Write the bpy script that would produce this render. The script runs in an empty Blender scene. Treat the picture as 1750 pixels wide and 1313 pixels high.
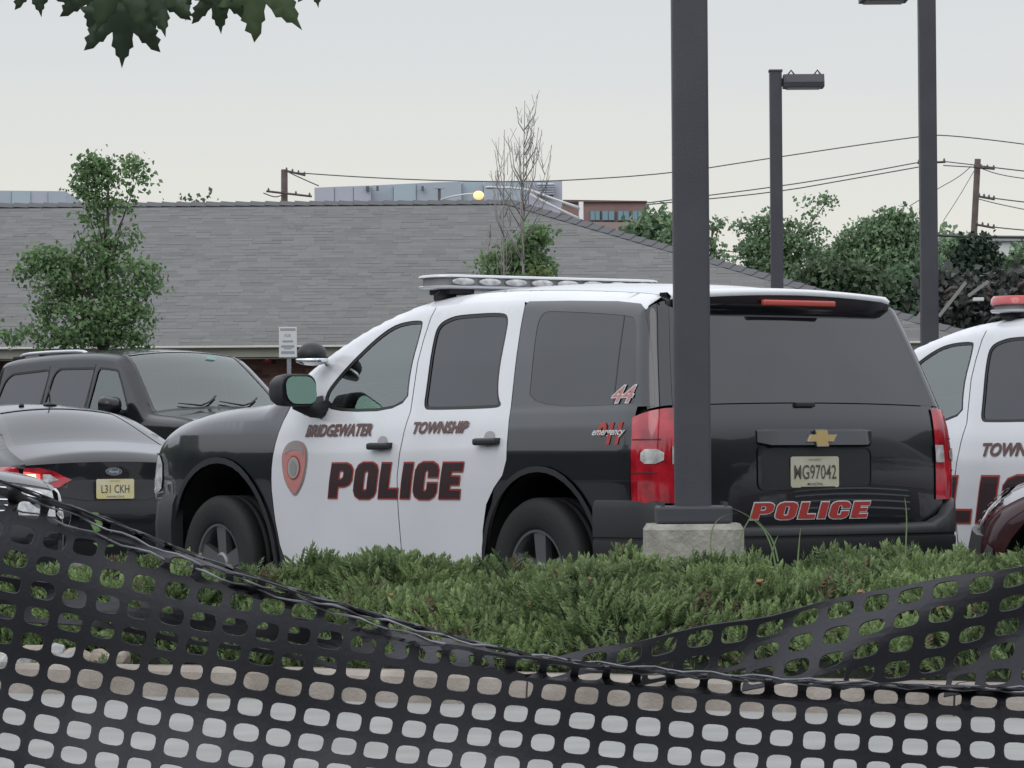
import bpy, bmesh, math, random
import numpy as np
from mathutils import Vector, Matrix
from mathutils.geometry import delaunay_2d_cdt
random.seed(7); rng = np.random.default_rng(7)
S = bpy.context.scene
R = math.radians
# ------------------------------------------------------------------ camera
FPX, CAMH = 6500.0, 0.97                      # focal length in pixels of a 1750 px wide frame
PITCH, ROLL = math.atan((790-656.5)/FPX), -0.0067
cam = bpy.data.objects.new('camera', bpy.data.cameras.new('camera'))
S.collection.objects.link(cam); S.camera = cam
cam.data.sensor_width = 36; cam.data.lens = 36*FPX/1750
cam.data.clip_start = 0.2; cam.data.clip_end = 3000
cam.matrix_world = Matrix.Translation((0, 0, CAMH)) @ Matrix.Rotation(math.pi/2+PITCH, 4, 'X') @ Matrix.Rotation(ROLL, 4, 'Z')
# ------------------------------------------------------------------ sky and sun (overcast evening)
SUN_EL, SUN_AZ = R(38), R(200)
W = bpy.data.worlds.new('World'); S.world = W; W.use_nodes = True
nt = W.node_tree; nt.nodes.clear()
def N(t, **k):
    n = nt.nodes.new(t)
    for a, b in k.items(): setattr(n, a, b)
    return n
out = N('ShaderNodeOutputWorld'); add = N('ShaderNodeAddShader')
sky = N('ShaderNodeTexSky', sky_type='NISHITA', sun_disc=False, sun_elevation=SUN_EL, sun_rotation=SUN_AZ)
b1 = N('ShaderNodeBackground'); b1.inputs[1].default_value = 0.012
nt.links.new(sky.outputs[0], b1.inputs[0])
tc = N('ShaderNodeTexCoord'); sep = N('ShaderNodeSeparateXYZ')
nt.links.new(tc.outputs['Generated'], sep.inputs[0])
mp = N('ShaderNodeMapping'); mp.inputs['Scale'].default_value = (2.2, 2.2, 34)
nz = N('ShaderNodeTexNoise'); nz.inputs['Scale'].default_value = 1.6; nz.inputs['Detail'].default_value = 5
nt.links.new(tc.outputs['Generated'], mp.inputs[0]); nt.links.new(mp.outputs[0], nz.inputs[0])
ma = N('ShaderNodeMath', operation='MULTIPLY_ADD'); ma.inputs[1].default_value = 0.050; ma.inputs[2].default_value = -0.025
nt.links.new(nz.outputs[0], ma.inputs[0])
ad = N('ShaderNodeMath', operation='ADD'); nt.links.new(sep.outputs[2], ad.inputs[0]); nt.links.new(ma.outputs[0], ad.inputs[1])
cr = N('ShaderNodeValToRGB')
el = cr.color_ramp.elements
el[0].position = 0.0; el[0].color = (.70, .69, .645, 1)
el[1].position = 1.0; el[1].color = (1.38, 1.41, 1.46, 1)
for p, c in ((.05, (.745, .725, .675)), (.075, (.725, .712, .672)), (.105, (.68, .685, .68)), (.135, (.65, .665, .675)), (.22, (.86, .90, .97)), (.36, (1.08, 1.13, 1.22)), (.55, (1.22, 1.26, 1.34))):
    e = el.new(p); e.color = c+(1,)
nt.links.new(ad.outputs[0], cr.inputs[0])
b2 = N('ShaderNodeBackground'); b2.inputs[1].default_value = 0.97
nt.links.new(cr.outputs[0], b2.inputs[0])
nt.links.new(b1.outputs[0], add.inputs[0]); nt.links.new(b2.outputs[0], add.inputs[1]); nt.links.new(add.outputs[0], out.inputs[0])
sd = bpy.data.lights.new('sun', 'SUN'); sd.energy = 0.5; sd.angle = R(40); sd.color = (1, .97, .93)
so = bpy.data.objects.new('sun', sd); S.collection.objects.link(so)
so.rotation_euler = (math.pi/2-SUN_EL, 0, R(-25))
S.view_settings.view_transform = 'Standard'; S.view_settings.look = 'None'
S.view_settings.exposure = 0; S.view_settings.gamma = 1; S.view_settings.use_curve_mapping = False
# ------------------------------------------------------------------ where a line of sight meets a plane
def _ray(px, py):
    a, b = px-875, py-656.5
    c, s = math.cos(ROLL), math.sin(ROLL)
    x, y = a*c+b*s, -a*s+b*c
    dx, dz = x/FPX, -y/FPX
    c, s = math.cos(PITCH), math.sin(PITCH)
    return dx, c-dz*s, s+dz*c
def at(px, py, Y):
    dx, dy, dz = _ray(px, py); t = Y/dy
    return Vector((dx*t, Y, CAMH+dz*t))
# ------------------------------------------------------------------ materials
MATS = {}
def mat(name, col, rough=.6, metal=0., coat=0., spec=.5, noise=None, bump=None, emit=None, alpha=None, trans=0):
    m = bpy.data.materials.new(name); m.use_nodes = True; t = m.node_tree; n = t.nodes; L = t.links
    p = n['Principled BSDF']
    p.inputs['Base Color'].default_value = tuple(col)+(1,); p.inputs['Roughness'].default_value = rough
    p.inputs['Metallic'].default_value = metal; p.inputs['Coat Weight'].default_value = coat
    p.inputs['Coat Roughness'].default_value = .04; p.inputs['Specular IOR Level'].default_value = spec
    if trans: p.inputs['Transmission Weight'].default_value = trans
    if emit: p.inputs['Emission Color'].default_value = tuple(emit[0])+(1,); p.inputs['Emission Strength'].default_value = emit[1]
    co = n.new('ShaderNodeTexCoord')
    if noise:                                 # (scale, second colour, amount, detail)
        z = n.new('ShaderNodeTexNoise'); z.inputs['Scale'].default_value = noise[0]; z.inputs['Detail'].default_value = 6
        L.new(co.outputs['Object'], z.inputs[0])
        r = n.new('ShaderNodeValToRGB'); r.color_ramp.elements[0].position = .35; r.color_ramp.elements[1].position = .68
        r.color_ramp.elements[0].color = tuple(col)+(1,)
        r.color_ramp.elements[1].color = tuple(noise[1])+(1,)
        L.new(z.outputs[0], r.inputs[0]); L.new(r.outputs[0], p.inputs['Base Color'])
    if bump:
        z = n.new('ShaderNodeTexNoise'); z.inputs['Scale'].default_value = bump[0]; z.inputs['Detail'].default_value = 8
        L.new(co.outputs['Object'], z.inputs[0])
        b = n.new('ShaderNodeBump'); b.inputs['Strength'].default_value = bump[1]; b.inputs['Distance'].default_value = bump[2] if len(bump) > 2 else .01
        L.new(z.outputs[0], b.inputs['Height']); L.new(b.outputs[0], p.inputs['Normal'])
    MATS[name] = m
    return m
def glassmat(name, tint, refl=1.0):           # thin clear pane: tinted see-through plus mirror by angle
    m = bpy.data.materials.new(name); m.use_nodes = True; t = m.node_tree; n = t.nodes; L = t.links
    n.remove(n['Principled BSDF'])
    tr = n.new('ShaderNodeBsdfTransparent'); tr.inputs[0].default_value = tuple(tint)+(1,)
    g = n.new('ShaderNodeBsdfGlossy'); g.inputs['Roughness'].default_value = .03; g.inputs[0].default_value = (.93, 1, .98, 1)
    f = n.new('ShaderNodeFresnel'); f.inputs[0].default_value = refl
    mx = n.new('ShaderNodeMixShader'); L.new(f.outputs[0], mx.inputs[0]); L.new(tr.outputs[0], mx.inputs[1]); L.new(g.outputs[0], mx.inputs[2])
    L.new(mx.outputs[0], n['Material Output'].inputs[0]); MATS[name] = m
    return m
def varymat(name, c1, c2, rough=.6, trans=.0, island=True, attr=None, bump=None, vscale=None):
    """colour varies per loose piece between c1 and c2 (leaves, bricks, shingles)"""
    m = bpy.data.materials.new(name); m.use_nodes = True; t = m.node_tree; n = t.nodes; L = t.links
    p = n['Principled BSDF']; p.inputs['Roughness'].default_value = rough; p.inputs['Specular IOR Level'].default_value = .3
    if attr:
        a = n.new('ShaderNodeAttribute'); a.attribute_name = attr; src = a.outputs['Fac']
    else:
        g = n.new('ShaderNodeNewGeometry'); src = g.outputs['Random Per Island']
    r = n.new('ShaderNodeValToRGB'); r.color_ramp.elements[0].color = tuple(c1)+(1,); r.color_ramp.elements[1].color = tuple(c2)+(1,)
    L.new(src, r.inputs[0]); L.new(r.outputs[0], p.inputs['Base Color'])
    if trans:
        tl = n.new('ShaderNodeBsdfTranslucent'); L.new(r.outputs[0], tl.inputs[0])
        mx = n.new('ShaderNodeMixShader'); mx.inputs[0].default_value = trans
        L.new(p.outputs[0], mx.inputs[1]); L.new(tl.outputs[0], mx.inputs[2]); L.new(mx.outputs[0], n['Material Output'].inputs[0])
    MATS[name] = m
    return m
PB = mat('paint_black', (.007, .008, .012), .28, coat=1.0, spec=.40, bump=(1.3, .12, .02))
PW = mat('paint_white', (.70, .71, .735), .3, coat=.7, noise=(1.7, (.635, .64, .655)), bump=(1.2, .10, .02))
PD = mat('paint_charcoal', (.009, .010, .013), .3, coat=.7, spec=.15, bump=(1.3, .12, .02))
PG = mat('paint_dark_grey', (.010, .011, .014), .3, coat=.75, spec=.1, bump=(1.3, .12, .02))
PM = mat('paint_maroon', (.040, .014, .018), .3, coat=.8, spec=.15)
INN = mat('dark_inside', (.006, .006, .007), .8)
RUB = mat('tyre_rubber', (.013, .013, .014), .75, bump=(90, .3))
BPL = mat('black_plastic', (.016, .017, .019), .5, bump=(300, .2, .002))
GPL = mat('grey_plastic', (.06, .062, .065), .55)
SEAL = mat('window_seal', (.012, .012, .013), .45)
CHR = mat('chrome', (.75, .76, .78), .12, metal=1)
ALU = mat('alloy', (.24, .245, .25), .35, metal=.85)
SILV = mat('silver_rail', (.62, .64, .68), .3, metal=.5)
TINT = mat('tinted_glass', (.005, .006, .010), .05, spec=.85, bump=(1.1, .10, .02), noise=(1.6, (.012, .014, .020)))
REARG = mat('rear_tinted_glass', (.008, .009, .013), .06, spec=.85, bump=(1.1, .10, .02), noise=(2.2, (.018, .020, .027)))
GL = glassmat('clear_glass', (.76, .92, .88), 2.5)
GLW = glassmat('windscreen_glass', (.42, .55, .52), 2.15)
RED = mat('lamp_red', (.55, .016, .034), .12, coat=1, noise=(11, (.22, .004, .012)))
REDLIT = mat('lamp_red_lit', (.6, .02, .02), .2, emit=((1, .12, .10), 1.3))
AMB = mat('lamp_lit_core', (.9, .5, .3), .2, emit=((1, .55, .35), 2.6))
REFL = mat('lamp_clear', (.62, .62, .60), .12, coat=1, noise=(26, (.30, .30, .31)))
LRED = mat('decal_red', (.38, .035, .03), .45)
LRED2 = mat('decal_rust_red', (.33, .045, .035), .5)
LBLK = mat('decal_black', (.030, .012, .014), .45)
LWHT = mat('decal_white', (.62, .62, .62), .45)
LPINK = mat('decal_pale_red', (.50, .20, .18), .45)
LGRY = mat('decal_grey', (.26, .25, .24), .45)
LBRN = mat('decal_brown', (.13, .065, .06), .5)
GOLD = mat('emblem_gold', (.60, .45, .20), .3, metal=.35)
PLATE = mat('plate_buff', (.50, .48, .34), .5, noise=(9, (.56, .54, .44)))
PLATE2 = mat('plate_yellow', (.62, .54, .24), .5, noise=(9, (.62, .60, .44)))
PTXT = mat('plate_lettering', (.09, .085, .07), .5)
MIRG = mat('mirror_glass', (.42, .62, .52), .04, metal=1)
SEATM = mat('seat_fabric', (.03, .03, .035), .85)
PAPER = mat('sticker_pale', (.45, .62, .58), .5)
# ------------------------------------------------------------------ object helpers
C = S.collection
def link(name, me, m=None, parent=None, smooth=True):
    o = bpy.data.objects.new(name, me); C.objects.link(o)
    if m is not None:
        for q in (m if isinstance(m, (list, tuple)) else [m]): me.materials.append(q)
    if parent is not None: o.parent = parent
    if smooth and len(me.polygons): me.polygons.foreach_set('use_smooth', [True]*len(me.polygons))
    return o
def mesh(name, V, F, m=None, parent=None, smooth=False, mi=None):
    me = bpy.data.meshes.new(name)
    me.from_pydata([tuple(map(float, v)) for v in V], [], [tuple(map(int, f)) for f in F]); me.update()
    o = link(name, me, m, parent, smooth)
    if mi is not None: me.polygons.foreach_set('material_index', mi)
    return o
def npmesh(name, V, F, m=None, parent=None, smooth=False, fac=None):   # quick path for big arrays; F is (n,3) or (n,4)
    me = bpy.data.meshes.new(name); V = np.asarray(V, np.float32); F = np.asarray(F, np.int32); k = F.shape[1]
    me.vertices.add(len(V)); me.vertices.foreach_set('co', V.ravel())
    me.loops.add(F.size); me.loops.foreach_set('vertex_index', F.ravel())
    me.polygons.add(len(F)); me.polygons.foreach_set('loop_start', np.arange(0, F.size, k, dtype=np.int32)); me.polygons.foreach_set('loop_total', np.full(len(F), k, np.int32))
    me.update(calc_edges=True)
    if fac is not None:
        a = me.attributes.new('fac', 'FLOAT', 'POINT'); a.data.foreach_set('value', np.asarray(fac, np.float32))
    return link(name, me, m, parent, smooth)
def bmobj(name, bm, m, parent=None, smooth=False):
    me = bpy.data.meshes.new(name); bm.to_mesh(me); bm.free()
    return link(name, me, m, parent, smooth)
def thing(name, label, cat, loc=(0, 0, 0), rz=0, group=None):
    o = bpy.data.objects.new(name, None); C.objects.link(o); o.location = loc; o.rotation_euler = (0, 0, rz)
    o.empty_display_size = .1
    return tag(o, label, cat, group)
def tag(o, label=None, cat=None, group=None, kind=None):
    if label: o['label'] = label
    if cat: o['category'] = cat
    if group: o['group'] = group
    if kind: o['kind'] = kind
    return o
def box(bm, c, s, rot=None, bevel=0):
    M = Matrix.Translation(c) @ (rot if rot is not None else Matrix.Identity(4)) @ Matrix.Diagonal((s[0], s[1], s[2], 1))
    r = bmesh.ops.create_cube(bm, size=1, matrix=M)
    if bevel:
        es = list({e for v in r['verts'] for e in v.link_edges})
        bmesh.ops.bevel(bm, geom=es, offset=bevel, segments=2, affect='EDGES', profile=.6)
def tube(bm, pts, rad, n=8, caps=True):
    """tapered tube along pts"""
    pts = [Vector(p) for p in pts]; rings = []
    if not hasattr(rad, '__len__'): rad = [rad]*len(pts)
    up = Vector((0, 0, 1))
    for i, p in enumerate(pts):
        d = (pts[min(i+1, len(pts)-1)]-pts[max(i-1, 0)]).normalized()
        a = d.cross(up if abs(d.z) < .95 else Vector((1, 0, 0))).normalized(); b = d.cross(a)
        rings.append([bm.verts.new(p+rad[i]*(math.cos(2*math.pi*k/n)*a+math.sin(2*math.pi*k/n)*b)) for k in range(n)])
    for i in range(len(rings)-1):
        for k in range(n): bm.faces.new((rings[i][k], rings[i][(k+1) % n], rings[i+1][(k+1) % n], rings[i+1][k]))
    if caps:
        bm.faces.new(rings[0][::-1]); bm.faces.new(rings[-1])
def lathe(bm, prof, n=32, axis='Y', c=(0, 0, 0)):
    """prof: (radius, along) ; spun round the Y axis"""
    rings = []
    for r, h in prof:
        rings.append([bm.verts.new((c[0]+r*math.cos(2*math.pi*k/n), c[1]+h, c[2]+r*math.sin(2*math.pi*k/n))) if axis == 'Y' else
                      bm.verts.new((c[0]+r*math.cos(2*math.pi*k/n), c[1]+r*math.sin(2*math.pi*k/n), c[2]+h)) for k in range(n)])
    for i in range(len(rings)-1):
        for k in range(n): bm.faces.new((rings[i][k], rings[i][(k+1) % n], rings[i+1][(k+1) % n], rings[i+1][k]))
def chaikin(P, it=2, closed=True):
    P = [np.array(p, float) for p in P]
    for _ in range(it):
        Q = []; n = len(P)
        for i in range(n if closed else n-1):
            a, b = P[i], P[(i+1) % n]; Q += [a*.75+b*.25, a*.25+b*.75]
        if not closed: Q = [P[0]]+Q+[P[-1]]
        P = Q
    return [tuple(p) for p in P]
def resample(P, step, closed=True):
    out = []; n = len(P)
    for i in range(n if closed else n-1):
        a = np.array(P[i]); b = np.array(P[(i+1) % n]); k = max(1, int(math.ceil(np.linalg.norm(b-a)/step)))
        for j in range(k): out.append(tuple(a+(b-a)*j/k))
    if not closed: out.append(tuple(P[-1]))
    return out
def area(P):
    return .5*sum(P[i][0]*P[(i+1) % len(P)][1]-P[(i+1) % len(P)][0]*P[i][1] for i in range(len(P)))
def inset(P, d):
    """move every vertex of a closed polygon inwards by d (outwards if negative)"""
    s = 1 if area(P) > 0 else -1; out = []; n = len(P)
    P = [p for i, p in enumerate(P) if math.dist(p, P[i-1]) > 1e-6]; n = len(P)
    for i in range(n):
        a, b, c = (np.array(P[i-1]), np.array(P[i]), np.array(P[(i+1) % n]))
        e1 = (b-a)/np.linalg.norm(b-a); e2 = (c-b)/np.linalg.norm(c-b)
        n1 = np.array((-e1[1], e1[0]))*s; n2 = np.array((-e2[1], e2[0]))*s
        m = n1+n2; l = np.linalg.norm(m)
        m = m/l if l > 1e-6 else n1
        out.append(tuple(b+m*d/max(.5, float(m@n1))))
    return out
def inside(pts, poly):
    x, y = pts[:, 0], pts[:, 1]; r = np.zeros(len(pts), bool); n = len(poly)
    for i in range(n):
        x1, y1 = poly[i]; x2, y2 = poly[(i+1) % n]
        if y1 == y2: continue
        c = ((y1 > y) != (y2 > y)) & (x < (x2-x1)*(y-y1)/(y2-y1)+x1); r ^= c
    return r
def fill(poly, holes=(), step=.05, extra=None):
    """triangles that fill a polygon with holes, with grid points inside"""
    poly = resample(poly, step); holes = [resample(h, step) for h in holes]
    A = np.array(poly); lo, hi = A.min(0), A.max(0)
    gx, gy = np.meshgrid(np.arange(lo[0]+step/2, hi[0], step), np.arange(lo[1]+step/2, hi[1], step))
    G = np.c_[gx.ravel(), gy.ravel()]
    if extra is not None and len(extra): G = np.vstack([G, np.array(extra)])
    k = inside(G, poly) if len(G) else np.zeros(0, bool)
    for h in holes: k &= ~inside(G, h)
    G = G[k]
    if len(G):                                # keep grid points off the outline
        B = np.array(poly+[q for h in holes for q in h])
        d = np.sqrt(((G[:, None]-B[None])**2).sum(2)).min(1); G = G[d > min(step*.35, .012)]
    V = []; E = []
    for lp in [poly]+holes:
        s = len(V); V += lp; E += [(s+i, s+(i+1) % len(lp)) for i in range(len(lp))]
    V += [tuple(g) for g in G]
    v2, _, f2, _, _, _ = delaunay_2d_cdt([Vector(v) for v in V], E, [], 0, 1e-6)
    P = np.array([(v[0], v[1]) for v in v2]); F = [tuple(f) for f in f2]
    cen = np.array([P[list(f)].mean(0) for f in F])
    k = inside(cen, poly)
    for h in holes: k &= ~inside(cen, h)
    F = [f if (P[f[1]][0]-P[f[0]][0])*(P[f[2]][1]-P[f[0]][1])-(P[f[2]][0]-P[f[0]][0])*(P[f[1]][1]-P[f[0]][1]) > 0 else f[::-1] for f, q in zip(F, k) if q]
    return P, F
# ------------------------------------------------------------------ lettering
_tc = {}
def text2d(s, h, shear=0., bold=0., track=1.):
    """flat letters as (verts, faces), height h, lower left at the origin"""
    key = (s, shear, bold, track)
    if key not in _tc:
        cu = bpy.data.curves.new('t', 'FONT'); cu.body = s; cu.shear = shear; cu.offset = bold; cu.space_character = track; cu.resolution_u = 3; cu.fill_mode = 'FRONT'
        ob = bpy.data.objects.new('t', cu); C.objects.link(ob); dg = bpy.context.evaluated_depsgraph_get(); dg.update()
        me = ob.evaluated_get(dg).to_mesh()
        V = np.array([(v.co.x, v.co.y) for v in me.vertices]); F = [tuple(p.vertices) for p in me.polygons]
        ob.evaluated_get(dg).to_mesh_clear(); bpy.data.objects.remove(ob); bpy.data.curves.remove(cu)
        V -= V.min(0); _tc[key] = (V/ V[:, 1].max(), F)
    V, F = _tc[key]
    return V*h, F
GLY = {  # broad slab capitals, drawn on a unit-high box
 'P': (.72, [[(0, 0), (.27, 0), (.27, .34), (.5, .34), (.64, .40), (.72, .52), (.72, .82), (.64, .94), (.5, 1), (0, 1)], [(.27, .52), (.38, .52), (.45, .58), (.45, .76), (.38, .82), (.27, .82)]]),
 'O': (.72, [[(.2, -.02), (.52, -.02), (.66, .06), (.72, .2), (.72, .8), (.66, .94), (.52, 1.02), (.2, 1.02), (.06, .94), (0, .8), (0, .2), (.06, .06)], [(.31, .20), (.28, .26), (.28, .74), (.31, .80), (.41, .80), (.44, .74), (.44, .26), (.41, .20)]]),
 'L': (.60, [[(0, 0), (.6, 0), (.6, .25), (.28, .25), (.28, 1), (0, 1)]]),
 'I': (.28, [[(0, 0), (.28, 0), (.28, 1), (0, 1)]]),
 'C': (.72, [[(.2, -.02), (.52, -.02), (.66, .06), (.72, .2), (.72, .42), (.43, .42), (.43, .24), (.39, .18), (.33, .18), (.29, .24), (.29, .76), (.33, .82), (.39, .82), (.43, .76), (.43, .62), (.72, .62), (.72, .8), (.66, .94), (.52, 1.02), (.2, 1.02), (.06, .94), (0, .8), (0, .2), (.06, .06)]]),
 'E': (.62, [[(0, 0), (.62, 0), (.62, .22), (.28, .22), (.28, .40), (.56, .40), (.56, .61), (.28, .61), (.28, .78), (.62, .78), (.62, 1), (0, 1)]]),
}
def slab(s, h, w, shear=.25, grow=0., gap=.12):
    """the letters of s as separate lists of (outline, holes) in metres, total width w, height h"""
    tot = sum(GLY[c][0] for c in s)+gap*(len(s)-1); kx = w/tot; out = []; x = 0
    for c in s:
        gw, loops = GLY[c]; L = []
        for i, lp in enumerate(loops):
            q = [((x+a)*kx, b*h) for a, b in lp]
            q = inset(q, -grow if i == 0 else grow)
            L.append([(a+b*shear, b) for a, b in q])
        out.append((L[0], L[1:])); x += gw+gap
    return out
# ------------------------------------------------------------------ vehicle bodies
def solid(o, thick):
    if thick:
        md = o.modifiers.new('thick', 'SOLIDIFY'); md.thickness = thick; md.offset = -1
        md = o.modifiers.new('edges', 'EDGE_SPLIT'); md.split_angle = R(50)
class Shell:
    """car body: an edge outline in the (x, z) plane (x forward from the rear bumper), half-width table,
    rounded shoulder of radius r and a crown across the top. Origin on the ground under the rear bumper."""
    def __init__(s, edge, widths, r=.10, crown=(), taper=(4.3, .8, .12, .35, .35, .04), it=2, bot=None):
        s.E = np.array(resample(chaikin(edge, it, False), .03, False)); s.wz, s.wv = zip(*widths); s.r = r
        s.cr = crown; s.t = taper
        d = np.linalg.norm(np.diff(s.E, axis=0), axis=1); s.L = np.r_[0, np.cumsum(d)]
        T = np.gradient(s.E, axis=0); T /= np.linalg.norm(T, axis=1)[:, None]
        s.Nn = np.c_[-T[:, 1], T[:, 0]]          # outward when the outline runs rear-bottom, roof, front-bottom
        s.Nn *= 1 if (s.Nn[len(s.E)//2][1] > 0) else -1
        k = np.ones(9)/9
        s.Nn = np.c_[np.convolve(np.pad(s.Nn[:, 0], 4, 'edge'), k, 'valid'), np.convolve(np.pad(s.Nn[:, 1], 4, 'edge'), k, 'valid')]
    def width(s, u, z):
        w = np.interp(z, s.wz, s.wv); a, b, c, d, e, f = s.t
        w = w*(1-c*np.clip((u-a)/b, 0, 2)**2)*(1-f*np.clip((d-u)/e, 0, 2)**2)
        return w
    def dist(s, u, z):
        P = np.c_[u, z]; best = np.full(len(P), 9.)
        A, B = s.E[:-1], s.E[1:]
        for i in range(0, len(P), 4000):
            p = P[i:i+4000, None]; ab = (B-A)[None]; t = np.clip(((p-A[None])*ab).sum(2)/(ab**2).sum(2), 0, 1)
            best[i:i+4000] = np.sqrt(((p-A[None]-t[..., None]*ab)**2).sum(2)).min(1)
        return best
    def side(s, uz, off=0., sg=1):
        uz = np.atleast_2d(np.array(uz, float)); u, z = uz[:, 0], uz[:, 1]
        def v(u, z):
            d = np.clip(s.dist(u, z)/s.r, 0, 1)
            return s.width(u, z)-s.r*(1-np.sqrt(np.clip(1-(1-d)**2, 0, 1)))
        v0 = v(u, z)
        if off:
            e = .012; gu = np.clip((v(u+e, z)-v(u-e, z))/(2*e), -3, 3); gz = np.clip((v(u, z+e)-v(u, z-e))/(2*e), -3, 3)
            n = np.c_[-gu, np.ones(len(u)), -gz]; n /= np.linalg.norm(n, axis=1)[:, None]
            P = np.c_[u, v0, z]+off*n
        else: P = np.c_[u, v0, z]
        P[:, 1] *= sg
        return P
    def spine(s, p, w, off=0.):
        """p: arc position on the outline, w: -1..1 across"""
        p = np.asarray(p, float); w = np.asarray(w, float)
        u = np.interp(p, s.L, s.E[:, 0]); z = np.interp(p, s.L, s.E[:, 1])
        nu = np.interp(p, s.L, s.Nn[:, 0]); nz = np.interp(p, s.L, s.Nn[:, 1])
        vm = s.width(u, z)-s.r
        c = np.interp(p, [s.at(*q[:2]) for q in s.cr], [q[2] for q in s.cr]) if len(s.cr) else 0
        h = c*(1-w**2)+off
        return np.c_[u+nu*h, w*vm, z+nz*h]
    def at(s, u, z):
        return float(s.L[np.argmin((s.E[:, 0]-u)**2+(s.E[:, 1]-z)**2)])
    # meshes -----------------------------------------------------
    def side_mesh(s, name, poly, m, parent, holes=(), off=0., step=.06, sides=(1,), thick=0., near=True):
        """one mesh; near: add rows of points along the rounded shoulder"""
        ex = []
        if near:
            for dd in (.006, .02, .045, .08):
                Q = s.E-s.Nn*dd
                ex += [tuple(q) for q in Q[::1]]
            ex = np.array(ex); k = s.dist(ex[:, 0], ex[:, 1]) > .0045; ex = ex[k]
            ex = ex[inside(ex, poly)] if len(ex) else ex
        P, F = fill(poly, holes, step, ex)
        V = []; FF = []
        for sg in sides:
            b = len(V); Q = s.side(P, off, sg); V += Q.tolist()
            FF += [tuple(b+i for i in (f[::-1] if sg > 0 else f)) for f in F]
        o = mesh(name, V, FF, m, parent, True)
        e = .012; q = np.asarray(P)
        a, b_, c, d = (s.side(q+np.array(k), 0)[:, 1] for k in ((e, 0), (-e, 0), (0, e), (0, -e)))
        n = np.c_[-np.clip((a-b_)/(2*e), -3, 3), np.ones(len(q)), -np.clip((c-d)/(2*e), -3, 3)]; n /= np.linalg.norm(n, axis=1)[:, None]
        nn = np.vstack([n*np.array([1, sg, 1]) for sg in sides])
        o.data.normals_split_custom_set_from_vertices([tuple(x) for x in nn])
        return o
    def spine_grid(s, p0, p1, w0=-1., w1=1., off=0., n=24, step=.06):
        k = max(2, int(abs(p1-p0)/step)+1)
        pp, ww = np.meshgrid(np.linspace(p0, p1, k), np.linspace(w0, w1, n), indexing='ij')
        V = s.spine(pp.ravel(), ww.ravel(), off)
        F = [(i*n+j, (i+1)*n+j, (i+1)*n+j+1, i*n+j+1) if w1 > w0 else (i*n+j, i*n+j+1, (i+1)*n+j+1, (i+1)*n+j) for i in range(k-1) for j in range(n-1)]
        return V, F
    def spine_mesh(s, name, p0, p1, m, parent, w0=-1., w1=1., off=0., n=24, thick=0., step=.06):
        V, F = s.spine_grid(p0, p1, w0, w1, off, n, step); o = mesh(name, V, F, m, parent, True)
        solid(o, thick)
        return o
    def edge_grid(s, p0, p1, dmax, off=0., sg=1, step=.03, nd=12):
        """strip that follows the outline from p0 to p1 and wraps round the shoulder, dmax wide on the side"""
        k = max(2, int(abs(p1-p0)/step)+1); dd = dmax*np.linspace(0, 1, nd)**2; dd = dd*1.0
        pp, d2 = np.meshgrid(np.linspace(p0, p1, k), dd, indexing='ij'); pp = pp.ravel(); d2 = d2.ravel()
        u = np.interp(pp, s.L, s.E[:, 0])-np.interp(pp, s.L, s.Nn[:, 0])*d2; z = np.interp(pp, s.L, s.E[:, 1])-np.interp(pp, s.L, s.Nn[:, 1])*d2
        q = np.clip(d2/s.r, 0, 1); v = s.width(u, z)-s.r*(1-np.sqrt(np.clip(1-(1-q)**2, 0, 1)))
        nx = np.interp(pp, s.L, s.Nn[:, 0]); nz = np.interp(pp, s.L, s.Nn[:, 1]); a = 1-q; b = np.sqrt(1-np.minimum(a, 1)**2)
        V = np.c_[u+nx*a*off, (v+b*off)*sg, z+nz*a*off]
        F = [(i*nd+j, i*nd+j+1, (i+1)*nd+j+1, (i+1)*nd+j) for i in range(k-1) for j in range(nd-1)]
        if sg < 0: F = [f[::-1] for f in F]
        return V, F
    def spine_poly(s, name, poly, m, parent, off=0., step=.06, holes=()):
        """poly in (across in metres, arc position)"""
        P, F = fill(poly, holes, step)
        u = np.interp(P[:, 1], s.L, s.E[:, 0]); z = np.interp(P[:, 1], s.L, s.E[:, 1]); vm = s.width(u, z)-s.r
        return mesh(name, s.spine(P[:, 1], P[:, 0]/vm, off), F, m, parent, True)
def map_text(shell, name, s_, h, pos, m, parent, off=.005, face='side', sg=1, w=None, **k):
    P, F = text2d(s_, h, **k)
    if w: P = P*np.array([w/P[:, 0].max(), 1.])
    return map_flat(shell, name, P, F, pos, m, parent, off, face, sg)
def map_flat(shell, name, P, F, pos, m, parent, off, face='side', sg=1):
    if face == 'side':
        V = shell.side(np.c_[pos[0]-P[:, 0], pos[1]+P[:, 1]], off, sg)
    else:                                      # rear: pos = (v of the left end, arc position of the foot)
        pp = pos[1]+P[:, 1]; u = np.interp(pp, shell.L, shell.E[:, 0]); z = np.interp(pp, shell.L, shell.E[:, 1])
        V = shell.spine(pp, (pos[0]-P[:, 0])/(shell.width(u, z)-shell.r), off)
    F = [tuple(f) for f in F]
    return mesh(name, V, F, m, parent, False)
def slab_word(shell, word, h, w, pos, m_out, m_in, parent, grow, off=.004, face='side', shear=.25):
    for k, (g, mm) in enumerate(((grow, m_out), (0, m_in))):
        for (o, hs) in slab(word, h, w, shear, g):
            P, F = fill(o, hs, .05)
            map_flat(shell, 'letter' if k else 'letter_outline', P, F, pos, mm, parent, off+.003*k, face)
def arc(cx, cz, r, a0, a1, n=14, sx=1.):
    return [(cx+sx*r*math.cos(R(a0+(a1-a0)*i/n)), cz+r*math.sin(R(a0+(a1-a0)*i/n))) for i in range(n+1)]
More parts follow.
